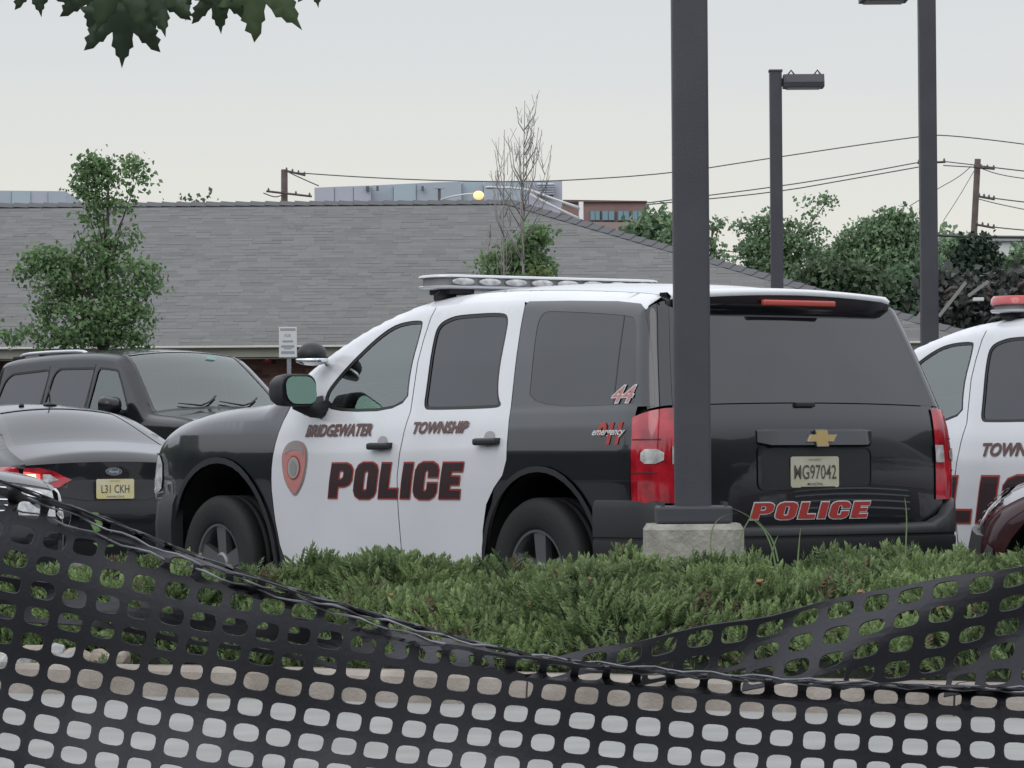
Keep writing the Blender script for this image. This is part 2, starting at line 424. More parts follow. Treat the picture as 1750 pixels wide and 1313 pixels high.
def wheel(parent, x, y, z, rad, wid, rim, sg, spokes=5, rim_m=None, name='wheel'):
    """tyre and rim; the outer face looks to +y*sg"""
    bm = bmesh.new(); h = wid/2; rr = rim*rad
    prof = [(rr*.96, -h*.8), (rr*1.03, -h*.95), (rad*.86, -h), (rad*.965, -h*.9), (rad, -h*.72), (rad, -h*.25), (rad*.985, -h*.22), (rad*.985, -h*.12), (rad, -h*.1),
            (rad, h*.1), (rad*.985, h*.12), (rad*.985, h*.22), (rad, h*.25), (rad, h*.72), (rad*.965, h*.9), (rad*.86, h), (rr*1.06, h*.95), (rr*.97, h*.8), (rr*.95, 0)]
    lathe(bm, [(a, b*sg) for a, b in prof], 48)
    w = bmobj(name, bm, RUB, parent, True); w.location = (x, y, z)
    bm = bmesh.new()
    lathe(bm, [(rr, h*.78*sg), (rr*.985, h*.86*sg), (rr*.93, h*.84*sg), (rr*.90, h*.6*sg), (rr*.86, h*.1*sg), (rr*.8, -h*.5*sg)], 48)
    for k in range(spokes):
        a = 2*math.pi*k/spokes+.35
        M = Matrix.Rotation(-a, 4, 'Y')
        q = [(.18, -.17), (.18, .17), (.92, .21), (.92, -.21)]
        top = [bm.verts.new(M @ Vector((px*rr, sg*h*(.62 if px < .5 else .74), pz*rr))) for px, pz in q]
        bot = [bm.verts.new(M @ Vector((px*rr*1., sg*h*(.30 if px < .5 else .5), pz*rr*1.1))) for px, pz in q]
        bm.faces.new(top)
        for i in range(4): bm.faces.new((top[i], top[(i+1) % 4], bot[(i+1) % 4], bot[i]))
    lathe(bm, [(rr*.30, h*.45*sg), (rr*.30, h*.68*sg), (rr*.24, h*.74*sg), (0.001, h*.76*sg)], 24)
    bmobj('rim', bm, rim_m or ALU, w, False)
    bm = bmesh.new(); lathe(bm, [(rr*.9, -h*.1*sg), (.001, -h*.1*sg)], 24); bmobj('brake_disc', bm, INN, w)
    return w
def underside(sh, parent, u0, u1, z, hw, name='underbody'):
    bm = bmesh.new(); box(bm, ((u0+u1)/2, 0, z), (u1-u0, hw*2, .05)); bmobj(name, bm, INN, parent)
def liner(parent, cx, cz, r, y0, y1, sg):
    """inside of a wheel arch"""
    bm = bmesh.new(); A = arc(cx, cz, r, -15, 195, 18)
    r0 = [bm.verts.new((a, y0*sg, b)) for a, b in A]; r1 = [bm.verts.new((a, y1*sg, b)) for a, b in A]
    for i in range(len(A)-1): bm.faces.new((r0[i], r0[i+1], r1[i+1], r1[i]))
    bm.faces.new(r1)
    bmobj('wheel_arch_liner', bm, INN, parent)
def rrect(w, h, r, n=5):
    P = []
    for cx, cy, a in ((w/2-r, h/2-r, 0), (-w/2+r, h/2-r, 90), (-w/2+r, -h/2+r, 180), (w/2-r, -h/2+r, 270)):
        P += [(cx+r*math.cos(R(a+90*i/n)), cy+r*math.sin(R(a+90*i/n))) for i in range(n+1)]
    return P
def loft(name, secs, m, parent, caps=True, smooth=True):
    """secs: list of equal-length rings of 3-D points"""
    n = len(secs[0]); V = [p for s_ in secs for p in s_]; F = []
    for i in range(len(secs)-1):
        for k in range(n): F.append((i*n+k, i*n+(k+1) % n, (i+1)*n+(k+1) % n, (i+1)*n+k))
    if caps: F += [tuple(range(n))[::-1], tuple((len(secs)-1)*n+k for k in range(n))]
    o = mesh(name, V, F, m, parent, smooth); 
    if smooth:
        md = o.modifiers.new('edges', 'EDGE_SPLIT'); md.split_angle = R(42)
    return o
def plate_obj(parent, c, w, h, txt, mbody, th, sub=None, head=None, tilt=0):
    """licence plate on the rear of a car, facing -x; c = centre"""
    base = bpy.data.objects.new('licence_plate', None)
    P = rrect(w, h, .012, 3)
    V = [(0, a, b) for a, b in P]+[(.004, a, b) for a, b in P]; n = len(P)
    F = [tuple(range(n)), tuple(range(n, 2*n))[::-1]]+[(i, (i+1) % n, n+(i+1) % n, n+i) for i in range(n)]
    o = mesh('licence_plate', V, F, mbody, parent); o.location = c; o.rotation_euler = (0, tilt, 0)
    def put(s_, hh, zc, sx, mm, bold=.003):
        Q, G = text2d(s_, hh, bold=bold); Q = Q*np.array([sx, 1]); Q = Q-np.array([Q[:, 0].max()/2, Q[:, 1].max()/2])
        mesh('plate_lettering', [(-.003, -a, b+zc) for a, b in Q], G, mm, o)
    put(txt, th, 0, .69, PTXT)
    if sub: put(sub, .014, -h/2+.017, 1.0, PTXT)
    if head: put(head, .013, h/2-.017, 1.05, LGRY, 0)
    return o
# ------------------------------------------------------------------ the police SUVs
def police_suv(name, label, x0, y0, al, second=False, zoff=0.):
    t = thing(name, label, 'police car', (x0, y0, zoff), math.pi/2+al, 'black and white police cars')
    E = [(.09, .40), (.065, .52), (.06, .70), (.06, 1.0), (.075, 1.18), (.12, 1.30), (.20, 1.52), (.27, 1.70), (.30, 1.765), (.38, 1.79),
         (.7, 1.815), (1.1, 1.838), (1.6, 1.858), (2.05, 1.858), (2.40, 1.83), (2.62, 1.785), (2.90, 1.705), (3.20, 1.585), (3.47, 1.438), (3.66, 1.325), (3.74, 1.30),
         (4.16, 1.285), (4.58, 1.235), (4.85, 1.165), (4.965, 1.07), (5.00, .93), (5.04, .78), (5.06, .6), (5.05, .42)]
    wz = [(.38, .962), (.5, .975), (.7, .988), (.88, .997), (1.02, .993), (1.14, .975), (1.215, .955), (1.24, .945), (1.5, .873), (1.72, .805), (1.9, .75)]
    sh = Shell(E, wz, .10, crown=[(.06, .42, .05), (.06, 1.1, .05), (.27, 1.70, .04), (.38, 1.79, .02), (.8, 1.82, .045), (2.4, 1.83, .055), (2.9, 1.705, .07), (3.6, 1.36, .09), (4.0, 1.29, .05), (4.7, 1.17, .05), (5.0, .9, .12), (5.05, .42, .14)])
    bot = .385
    FA = arc(4.09, .41, .60, -4, 184, 22); RA = arc(.97, .42, .53, -4, 184, 22)
    edge = [tuple(p) for p in sh.E]
    # dark inner skin with openings, a hair behind the panels
    fw_ = chaikin([(3.02, 1.245), (3.10, 1.34), (2.96, 1.47), (2.76, 1.61), (2.62, 1.685), (2.50, 1.72), (2.30, 1.728), (2.275, 1.70), (2.29, 1.45), (2.235, 1.245)], 2)
    rw_ = chaikin([(2.085, 1.25), (2.10, 1.36), (2.145, 1.62), (2.13, 1.70), (2.02, 1.735), (1.90, 1.742), (1.58, 1.742), (1.49, 1.72), (1.475, 1.60), (1.46, 1.42), (1.42, 1.30), (1.36, 1.25), (1.5, 1.243), (2.0, 1.243)], 2)
    inner = [(.09, bot)]+edge+[(5.0, bot)]+FA[::1]+RA[::1]
    sh.side_mesh('inner_skin', inner, INN, t, [inset(fw_, -.012)], off=-.034, sides=(1, -1), step=.12)
    # panels of the visible and the far side
    gap = [(2.21, 1.80), (2.235, 1.62), (2.238, 1.50), (2.20, 1.24), (2.225, 1.08), (2.255, .9), (2.258, .72), (2.25, .55), (2.245, bot)]
    fr = [(3.405, bot+.01), (3.465, .52), (3.50, .66), (3.52, .82), (3.518, .95), (3.495, 1.08), (3.455, 1.20), (3.41, 1.295)]
    top = [(3.36, 1.405), (3.16, 1.52), (2.89, 1.642), (2.62, 1.722), (2.42, 1.765), (2.21, 1.80)]
    g = .0035
    back = [(1.50, bot), (1.50, .48), (1.485, .62), (1.44, .755), (1.37, .835), (1.29, .90), (1.255, .98), (1.262, 1.12), (1.285, 1.25), (1.325, 1.45), (1.36, 1.65), (1.375, 1.77), (1.40, 1.80)]
    fd = fr+top[:-1]+gap
    rd = gap[::-1]+[(1.9, 1.806), (1.6, 1.804)]+back[::-1]
    for sg in (1, -1):
        o = sh.side_mesh('front_door', inset(fd, g), PW, t, [fw_], sides=(sg,), thick=.012, step=.07)
        if sg > 0: handle_side(sh, o, (2.41, 1.062), sg)
        mirror_win(sh, o, fw_, sg, GL)
        o = sh.side_mesh('rear_door', inset(rd, g), PW, t, [rw_], sides=(sg,), thick=.012, step=.07)
        if sg > 0: handle_side(sh, o, (1.42, 1.078), sg)
        mirror_win(sh, o, rw_, sg, TINT)
        # quarter panel, black, wrapping round glass and lamp
        qp = build_quarter(back, RA, edge)
        qg = [(1.135, 1.245), (1.17, 1.42), (1.225, 1.66), (1.20, 1.725), (1.12, 1.732), (.46, 1.688), (.385, 1.66), (.345, 1.56), (.245, 1.27), (.27, 1.243)]
        qg = chaikin(qg, 2)
        q = sh.side_mesh('quarter_panel', inset(qp, .0025), PB, t, [qg], sides=(sg,), thick=.012, step=.025)
        sh.side_mesh('quarter_glass', inset(qg, .0015), TINT, q, off=-.0015, sides=(sg,), step=.07)
        sh.side_mesh('pillar_trim', [(.42, 1.25), (.424, 1.25), (.496, 1.684), (.492, 1.684)], SEAL, q, off=.001, sides=(sg,))
        # fender
        ft = [q for q in edge if q[0] > 3.42 and q[1] > .80]
        fp = [(3.41, 1.30), (3.36, 1.41)]+[q for q in ft]+[(5.04, .74), (4.9, .74), (4.62, .70)]+FA[2:-2]+[(3.46, bot+.02), (3.41, bot+.01)]+fr[1:-1]
        fp = [(3.41, 1.30), (3.42, 1.45)]+ft+[(5.035, .78), (4.70, .74)]+[a for a in FA if a[1] > .43]+[(3.50, bot+.02)]+fr[:-1]
        sh.side_mesh('front_fender', inset(fp, .0025), PB, t, sides=(sg,), thick=.012, step=.07)
        lip = [a for a in FA]; 
        sh.side_mesh('arch_lip', lip+arc(4.09, .41, .565, 184, -4, 22), BPL, t, off=.012, sides=(sg,), near=False, thick=.03)
        sh.side_mesh('arch_lip', RA+arc(.97, .42, .50, 184, -4, 22), BPL, t, off=.012, sides=(sg,), near=False, thick=.03)
        liner(t, 4.09, .41, .585, .96, .55, sg); liner(t, .97, .42, .515, .96, .55, sg)
        # head lamp at the front corner
        hl = chaikin([(4.80, 1.02), (4.985, 1.03), (5.025, .90), (5.035, .82), (4.90, .80), (4.79, .84)], 1)
        h = sh.side_mesh('headlight', hl, REFL, t, off=.006, sides=(sg,), thick=.01)
        sh.side_mesh('headlight_trim', [(4.985, 1.04), (4.999, 1.04), (5.048, .79), (5.03, .79)], CHR, h, off=.012, sides=(sg,))
        # tail lamp: side part and rear part
        Va, Fl = sh.edge_grid(sh.at(.06, .77), sh.at(.085, 1.222), .152, .006, sg); Va = Va.tolist(); Fl = list(Fl)
        p0, p1 = sh.at(.06, .775), sh.at(.085, 1.222)
        kk = 16; pp = np.linspace(p0, p1, kk); vv = []
        for i, p in enumerate(pp):
            f = i/(kk-1); u_ = float(np.interp(p, sh.L, sh.E[:, 0])); z_ = float(np.interp(p, sh.L, sh.E[:, 1])); vm = float(sh.width(u_, z_)-sh.r)
            wi = (.808-.03*math.sin(f*math.pi)*0)/vm
            for w in (wi, (wi+1)/2, 1.0): vv.append(sh.spine([p], [w*sg], .006)[0])
        b = len(Va)
        Fl += [(b+i*3+j, b+i*3+j+1, b+i*3+j+4, b+i*3+j+3) for i in range(kk-1) for j in range(2)]
        lamp = mesh('tail_light', Va+[tuple(v) for v in vv], Fl, RED, t, True)
        bz = .992
        rv = chaikin([(.145, bz+.035), (.068, bz+.035), (.068, bz-.035), (.145, bz-.035)], 1)
        sh.side_mesh('reversing_lamp', rv, REFL, lamp, off=.012, sides=(sg,), step=.03)
        V, F = sh.spine_grid(sh.at(.06, bz-.035), sh.at(.06, bz+.045), .93*sg, 1*sg, .012, 3, .03); mesh('reversing_lamp', V, F, REFL, lamp, True)
        for zz in (.91, 1.07): sh.side_mesh('lamp_divider', [(.21, zz), (.08, zz), (.08, zz+.006), (.21, zz+.006)], LBLK, lamp, off=.009, sides=(sg,), step=.03)
        # roof rail strip above the doors (white), part of the roof
    # roof, hood, tailgate, glass on the spine
    pr0, pr1 = sh.at(.335, 1.775), sh.at(2.50, 1.81)
    V, F = sh.spine_grid(pr0, pr1, n=22); V = V.tolist(); F = list(F)
    roofe = [q for q in edge if .33 < q[0] < 3.45 and q[1] > 1.44]
    strip = [(3.36, 1.392), (3.16, 1.508), (2.89, 1.630), (2.62, 1.710), (2.42, 1.753), (2.21, 1.788), (1.9, 1.794), (1.6, 1.792), (1.40, 1.790), (1.36, 1.784), (1.0, 1.774), (.6, 1.756), (.40, 1.738), (.335, 1.706)][::-1]
    roofp = strip+roofe[::-1]
    P, G = fill(roofp, (), .03)
    for sg in (1, -1):
        b = len(V); V += sh.side(P, -.0025, sg).tolist(); F += [tuple(b+i for i in (f[::-1] if sg > 0 else f)) for f in G]
    roof = mesh('roof', V, F, PW, t, True)
    pw0, pw1 = sh.at(2.50, 1.81), sh.at(3.60, 1.36)
    sh.spine_mesh('windscreen', pw0+.03, pw1, GLW, t, -.95, .95, off=-.004, thick=.004)
    for sg in (-1, 1): sh.spine_mesh('windscreen_pillar', pw0, pw1+.02, PW, t, .95*sg, 1.0*sg, n=3, thick=.02)
    sh.spine_mesh('windscreen_header', pw0, pw0+.032, PW, t, thick=.02)
    ph0, ph1 = sh.at(3.66, 1.325), sh.at(4.93, 1.05)
    hood = sh.spine_mesh('hood', ph0, ph1, PB, t, thick=.02)
    sh.spine_mesh('cowl', pw1, ph0, BPL, t, off=-.01)
    fg = sh.spine_mesh('front_grille', ph1, sh.L[-1], BPL, t, off=-.01, thick=.02)
    sh.spine_mesh('grille_bar', ph1+.12, ph1+.18, GOLD if 0 else CHR, fg, -.7, .7, off=.012)
    pb = sh.at(.10, 1.235)
    tg = sh.spine_mesh('tailgate', sh.at(.06, .60), pb-.006, PB, t, -.905, .905, thick=.015, n=30)
    # rear glass, full width, reaching up under the spoiler
    rg = sh.spine_mesh('rear_window', pb, sh.at(.29, 1.745), REARG, t, off=0., thick=.008)
    sh.spine_mesh('rear_corner', sh.at(.075, .43), pb, PB, t, .905, 1, off=-.002, n=4); sh.spine_mesh('rear_corner', sh.at(.075, .43), pb, PB, t, -1, -.905, off=-.002, n=4)
    for sg in (1, -1):
        V, F = sh.edge_grid(sh.at(.10, 1.236), sh.at(.30, 1.765), .065, -.002, sg); mesh('rear_pillar', V, F, TINT, t, True)
    wj = bmesh.new(); box(wj, (.045, .05, 1.243), (.03, .12, .022), bevel=.005); bmobj('wiper_pivot', wj, BPL, rg)
    # spoiler: overhanging lip with the stop lamp
    K = 15; secs = []
    for i in range(K):
        v = -.70+1.40*i/(K-1); q = v/.70; b = .05*(1-q*q); top_ = .030*(1-q*q)
        x = .235-b; dz = .0
        if abs(q) > .93: x += .05
        secs.append([(.36, v, 1.795+top_), (.30, v, 1.793+top_), (x+.02, v, 1.775+top_), (x-.012, v, 1.757+top_), (x-.005, v, 1.728+top_), (x+.02, v, 1.69+top_*.3), (x+.06, v, 1.675), (.36, v, 1.70)])
    sp = loft('spoiler', secs, PB, roof)
    sps = []
    for i in range(K):                              # white upper skin of the spoiler
        v = -.70+1.40*i/(K-1); q = v/.70; b = .05*(1-q*q); top_ = .030*(1-q*q); x = .235-b
        if abs(q) > .93: x += .05
        sps.append([(.40, v, 1.797+top_), (.30, v, 1.798+top_), (x-.018, v, 1.774+top_), (x-.004, v, 1.752+top_)])
    V = [p for s_ in sps for p in s_]; F = [(i*4+k, i*4+k+1, i*4+k+5, i*4+k+4) for i in range(K-1) for k in range(3)]
    mesh('spoiler_top', V, F, PW, roof, True)
    bm = bmesh.new(); box(bm, (.168, -.02, 1.748), (.03, .46, .030), bevel=.008); o = bmobj('stop_lamp', bm, mat('stop_lamp_red', (.50, .09, .07), .3), sp, True)
    # wiper arm rest, handle bar, plate pocket
    bar = [rr_ for rr_ in ()]
    xs = lambda v: float(sh.spine([sh.at(.06, 1.06)], [v/.88])[0][0])
    secs = []
    for i in range(13):
        v = .368-.73*i/12; x = xs(v)
        if i in (0, 12): secs.append([(x+.004, v, 1.118), (x-.004, v, 1.112), (x-.006, v, 1.06), (x+.004, v, 1.03)])
        else: secs.append([(x+.004, v, 1.125), (x-.028, v, 1.112), (x-.040, v, 1.045), (x+.004, v, 1.025)])
    hb = loft('tailgate_handle_bar', secs, PB, tg)
    bow = [(-.095, -.017), (-.040, -.017), (-.032, -.040), (.044, -.040), (.036, -.017), (.075, -.017), (.095, .017), (.040, .017), (.032, .040), (-.044, .040), (-.036, .017), (-.075, .017)]
    em = [(a*.95, b*.95) for a, b in bow]
    def emb(nm, P_, m_, x_): 
        mm = [(x_, -a+.0, 1.078+b) for a, b in P_]; nn = len(mm); mesh(nm, mm+[(x_+.012, a, b) for _, a, b in mm], [tuple(range(nn)), tuple(range(nn, 2*nn))[::-1]]+[(i, (i+1) % nn, nn+(i+1) % nn, nn+i) for i in range(nn)], m_, hb)
    emb('emblem', [(a*1.08+.001*0, b*1.12) for a, b in em], CHR, xs(0)-.046); emb('emblem', em, GOLD, xs(0)-.049)
    # recess frame for the plate
    o = sh.spine_poly('plate_recess', rrect(.70, .19, .03) and [(a, b+sh.at(.06, .925)) for a, b in rrect(.70, .19, .03)], mat('recess_charcoal', (.02, .021, .024), .35), tg, off=.002)
    fr_o = [(a, b+sh.at(.06, .925)) for a, b in rrect(.74, .215, .035)]; fr_i = [(a, b+sh.at(.06, .925)) for a, b in rrect(.70, .185, .03)]
    sh.spine_poly('plate_surround', fr_o, PB, tg, off=.007, holes=[fr_i], step=.05)
    plate_obj(t, (xs(0)-.012, .018, .912), .305, .152, 'MG97042', PLATE, .070, 'MUNICIPAL', 'NEW JERSEY')
    # bumper following the plan, top edge lower across the tailgate
    path = [(.50, .978, .785), (.30, .978, .785), (.17, .965, .785), (.09, .93, .78), (.04, .885, .74), (.015, .82, .69), (-.005, .72, .655), (-.025, .5, .65), (-.035, .25, .65), (-.04, 0, .65)]
    path = path+[(a, -b, c) for a, b, c in path[:-1]][::-1]
    secs = []
    for i, (x, y, zt) in enumerate(path):
        a = Vector(path[max(0, i-1)][:2]); b = Vector(path[min(len(path)-1, i+1)][:2]); d = (b-a).normalized(); n = Vector((-d.y, d.x))
        if n.dot(Vector((x-1.5, y))) < 0: n = -n
        pr = [(-.03, .40), (.012, .41), (.03, .47), (.036, .56), (.034, .585), (.028, .588), (.028, .60), (.036, .603), (.036, max(.63, zt-.045)), (.026, zt-.008), (.01, zt), (-.03, zt+.003)]
        secs.append([(x+n.x*o_, y+n.y*o_, z_) for o_, z_ in pr])
    bu = loft('rear_bumper', secs, BPL, t)
    mesh('step_pad', [(-.038-.037*0-.0, v, z) for v, z in ((.5, .652), (-.5, .652))]+[(.03, -.5, .652), (.03, .5, .652)], [(0, 1, 2, 3)], GPL, bu)
    pathf = [(4.60, .985), (4.80, .955), (4.98, .87), (5.08, .70), (5.16, .35), (5.18, 0)]; pathf = pathf+[(a, -b) for a, b in pathf[:-1]][::-1]; secs = []
    for i, (x, y) in enumerate(pathf):
        a = Vector(pathf[max(0, i-1)]); b = Vector(pathf[min(len(pathf)-1, i+1)]); d = (b-a).normalized(); n = Vector((-d.y, d.x))
        if n.dot(Vector((x-3.5, y))) < 0: n = -n
        secs.append([(x+n.x*o_, y+n.y*o_, z_) for o_, z_ in [(-.05, .33), (.0, .34), (.02, .45), (.025, .62), (.015, .74), (-.01, .80), (-.05, .81)]])
    loft('front_bumper', secs, BPL, t)
    sh.side_mesh('rocker_panel', [(1.52, .34), (3.42, .34), (3.42, .385), (1.52, .385)], PB, t, off=-.01, sides=(1, -1), near=False)
    underside(sh, t, .3, 4.9, .40, .86)
    for sg in (1, -1):
        for x in (4.17, 1.06): wheel(t, x, .845*sg, .40, .392, .25, .60, sg, rim_m=ALU)
    # door mirror on the driver's side and its twin
    for sg in (1, -1):
        secs = []
        for x, w, h, cy in ((3.00, .215, .16, 1.135), (3.01, .232, .176, 1.135), (3.06, .232, .176, 1.135), (3.13, .215, .165, 1.13), (3.19, .19, .14, 1.115), (3.23, .12, .09, 1.10)):
            secs.append([(x, (cy+a)*sg, 1.366+b) for a, b in rrect(w, h, min(w, h)*.36)])
        mi = loft('door_mirror', secs, BPL, t)
        mg = rrect(.19, .148, .055); mesh('mirror_glass', [(2.975+.20*b, (1.135+a)*sg, 1.366+b) for a, b in mg], [tuple(range(len(mg)))], MIRG, mi)
        bm = bmesh.new(); tube(bm, [(3.06, .90*sg, 1.262), (3.08, 1.0*sg, 1.262), (3.09, 1.10*sg, 1.30)], [.055, .045, .04], 10); bmobj('mirror_arm', bm, BPL, mi, True)
        sh.side_mesh('mirror_base', [(3.02, 1.235), (3.10, 1.34), (3.19, 1.33), (3.30, 1.30), (3.25, 1.235)], BPL, mi, off=.004, sides=(sg,))
    # spot lamp at the windscreen pillar
    bm = bmesh.new(); bmesh.ops.create_uvsphere(bm, u_segments=20, v_segments=12, radius=.082, matrix=Matrix.Translation((3.13, .97, 1.565)) @ Matrix.Diagonal((1.0, 1, .8, 1)))
    for v in bm.verts:
        if v.co.z < 1.533: v.co.z = 1.533
    so_ = bmobj('spot_lamp', bm, BPL, t, True)
    bm = bmesh.new(); lathe(bm, [(.088, -.012), (.092, 0), (.086, .008)], 28, 'Z', (3.13, .97, 1.533)); lathe(bm, [(.088, -.012), (.05, -.026), (.001, -.03)], 28, 'Z', (3.13, .97, 1.533)); bmobj('lamp_bezel', bm, CHR, so_, True)
    bm = bmesh.new(); tube(bm, [(3.13, .97, 1.533), (3.12, .90, 1.525), (3.17, .82, 1.49)], .012, 8); bmobj('lamp_arm', bm, CHR, so_, True)
    # light bar across the roof
    lb = bmesh.new(); cx = 2.345-(.22 if second else 0)
    o = None
    def ring(x0_, x1_, y0_, y1_, r_): 
        return [(cx+a, b) for a, b in rrect(x1_-x0_, y1_-y0_, r_, 6)]
    B1 = ring(-.15, .15, -.75, .75, .12)
    bc = mat('lightbar_clear', (.62, .63, .65), .15, coat=1) if 'lightbar_clear' not in MATS else MATS['lightbar_clear']
    lbm = MATS.get('lightbar_red') or mat('lightbar_red', (.50, .05, .045), .2, coat=1)
    zb = 1.892
    sec = lambda z, k: [(cx+(x-cx)*k, y*(1-(1-k)*.2), z) for x, y in B1]
    L0 = loft('light_bar', [sec(zb, .93), sec(zb+.006, 1.0), sec(zb+.014, 1.0), sec(zb+.018, .97)], SILV, t)
    loft('light_bar_lid', [sec(zb+(.045 if second else .060), .97), sec(zb+(.05 if second else .063), 1.0), sec(zb+(.082 if second else .072), .98), sec(zb+(.098 if second else .076), .9)], lbm if second else bc, L0)
    loft('light_bar_core', [sec(zb+.018, .86), sec(zb+.060, .86)], mat('lightbar_inside', (.26, .26, .27), .35, metal=.3) if 'lightbar_inside' not in MATS else MATS['lightbar_inside'], L0)
    for i in range(8):
        yy = .60-.1714*i
        for xx, dd in ((cx-.142, -1), (cx+.142, 1)):
            bm = bmesh.new(); bmesh.ops.create_uvsphere(bm, u_segments=14, v_segments=8, radius=1, matrix=Matrix.Translation((xx, yy, zb+.039)) @ Matrix.Diagonal((.016, .074, .020, 1)))
            bmobj('lamp_module', bm, lbm if second and i in (0, 1) else REFL, L0, True)
    for yy in (.58, -.58):
        bm = bmesh.new(); box(bm, (cx+.0, yy, zb-.012), (.20, .16, .03), bevel=.008); tube(bm, [(cx-.02, yy+.02*np.sign(yy), zb-.01), (cx-.02, yy+.11*np.sign(yy), zb-.055)], [.05, .03], 6); bmobj('light_bar_foot', bm, BPL, L0)
    V, F = sh.spine_grid(sh.at(.5, 1.80), sh.at(2.45, 1.82), -.93, .93, -.035); mesh('headliner', V, [f[::-1] for f in F], MATS.get('liner_grey') or mat('liner_grey', (.42, .42, .40), .9), roof, True)
    # inside: seats, dashboard, steering wheel, partition
    bm = bmesh.new()
    for yy in (.42, -.42):
        box(bm, (2.78, yy, .95), (.5, .5, .18), bevel=.05)
        box(bm, (2.54, yy, 1.20), (.16, .46, .5), Matrix.Rotation(R(12), 4, 'Y'), bevel=.06); box(bm, (2.47, yy, 1.53), (.11, .26, .17), bevel=.04)
    bmobj('front_seats', bm, SEATM, t, True)
    bm = bmesh.new(); box(bm, (3.66, 0, 1.12), (.36, 1.60, .26), bevel=.06); box(bm, (3.52, .42, 1.25), (.14, .42, .09), bevel=.03); bmobj('dashboard', bm, BPL, t, True)
    bm = bmesh.new()
    A = [(.19*math.cos(2*math.pi*k/28), .19*math.sin(2*math.pi*k/28)) for k in range(29)]
    Mx = Matrix.Translation((3.36, .42, 1.22)) @ Matrix.Rotation(R(-62), 4, 'Y')
    tube(bm, [Mx @ Vector((a, b, 0)) for a, b in A], .016, 8, False)
    for k in range(3):
        a = 2*math.pi*k/3+.5; tube(bm, [Mx @ Vector((0, 0, 0)), Mx @ Vector((.19*math.cos(a), .19*math.sin(a), 0))], .02, 6)
    tube(bm, [(3.36, .42, 1.22), (3.55, .42, 1.14)], .04, 8); bmobj('steering_wheel', bm, BPL, t, True)
    bm = bmesh.new(); box(bm, (2.02, 0, 1.18), (.03, 1.5, .95)); bmobj('partition', bm, INN, t)
    bm = bmesh.new(); box(bm, (2.9, .0, .80), (1.7, 1.7, .04)); bmobj('cabin_floor', bm, INN, t)
    bm = bmesh.new(); box(bm, (3.35, -.15, 1.30), (.22, .2, .15), bevel=.02); bmobj('computer', bm, BPL, t)
    for sg in (1, -1):
        sh.side_mesh('door_trim', inset(fd, .03), MATS.get('trim_grey') or mat('trim_grey', (.22, .22, .215), .8), t, [inset(fw_, -.01)], off=-.03, sides=(sg,), step=.12)
    # lettering
    if not second:
        map_text(sh, 'lettering', 'BRIDGEWATER', .068, (3.185, 1.113), LBRN, t, shear=.25, bold=.042, w=.66, off=.006)
        map_text(sh, 'lettering', 'TOWNSHIP', .064, (2.13, 1.119), LBRN, t, shear=.25, bold=.042, w=.51, off=.006)
        fix = [o for o in t.children if o.name.startswith('lettering')]
        slab_word(sh, 'POLICE', .180, 1.25, (2.93, .787), LRED2, LBLK, t, .009)
        # shield on the front door
        sc = [(0, .0), (.05, .05), (.085, .11), (.105, .18), (.112, .25), (.105, .30), (.075, .345), (.03, .362), (0, .365)]
        sc = sc+[(-a, b) for a, b in sc[1:-1]][::-1]; sc = chaikin(sc, 1)
        def dec(nm, P_, m_, k, par, u0=3.275, z0=.786):
            P, F = fill([(a*1.18, b*.85) for a, b in P_], (), .04); return map_flat(sh, nm, P, F, (u0, z0), m_, par, k)
        s1 = dec('door_shield', sc, LGRY, .004, t); dec('shield_field', inset(sc, .010), LPINK, .006, s1)
        dec('shield_band', chaikin([(-.088, .265), (-.07, .325), (-.02, .350), (.02, .350), (.07, .325), (.088, .265), (.05, .295), (0, .305), (-.05, .295)], 1), LGRY, .008, s1)
        dec('shield_seal', [(.058*math.cos(a), .19+.078*math.sin(a)) for a in np.linspace(0, 2*math.pi, 25)[:-1]], LRED2, .008, s1)
        dec('shield_seal', [(.050*math.cos(a), .19+.069*math.sin(a)) for a in np.linspace(0, 2*math.pi, 25)[:-1]], mat('seal_grey', (.34, .34, .33), .5), .010, s1)
        dec('shield_seal', [(.026, .15), (.032, .20), (.012, .235), (-.012, .235), (-.032, .20), (-.026, .15), (0, .135)], LGRY, .012, s1)
        # unit number and emergency sticker on the quarter
        map_text(sh, 'unit_number', '44', .092, (.445, 1.250), LWHT, t, shear=.3, bold=.045, w=.19, off=.004)
        map_text(sh, 'unit_number', '44', .080, (.436, 1.256), LPINK, t, shear=.3, bold=.0, w=.172, off=.006)
        map_text(sh, 'sticker', '911', .115, (.50, 1.047), LRED, t, shear=.2, bold=.05, w=.20, off=.004)
        map_text(sh, 'sticker_text', 'emergency', .036, (.537, 1.086), LWHT, t, shear=.5, bold=.02, w=.265, off=.007)
        # fuel flap on the quarter
        fl = [(.78+.062*math.cos(a), .885+.075*math.sin(a)) for a in np.linspace(0, 2*math.pi, 25)[:-1]]
        # lettering on the tailgate
        slab_word(sh, 'POLICE', .078, .735, (.418, sh.at(.06, .678)), LWHT, LRED, t, .0055, off=.004, face='rear', shear=.35)
    else:
        map_text(sh, 'lettering', 'TOWNSHIP', .080, (2.02, 1.045), LBRN, t, shear=.25, bold=.042, w=.62, off=.006)
        slab_word(sh, 'POLICE', .262, 2.1, (3.26, .665), LRED2, LBLK, t, .012)
    return t, sh
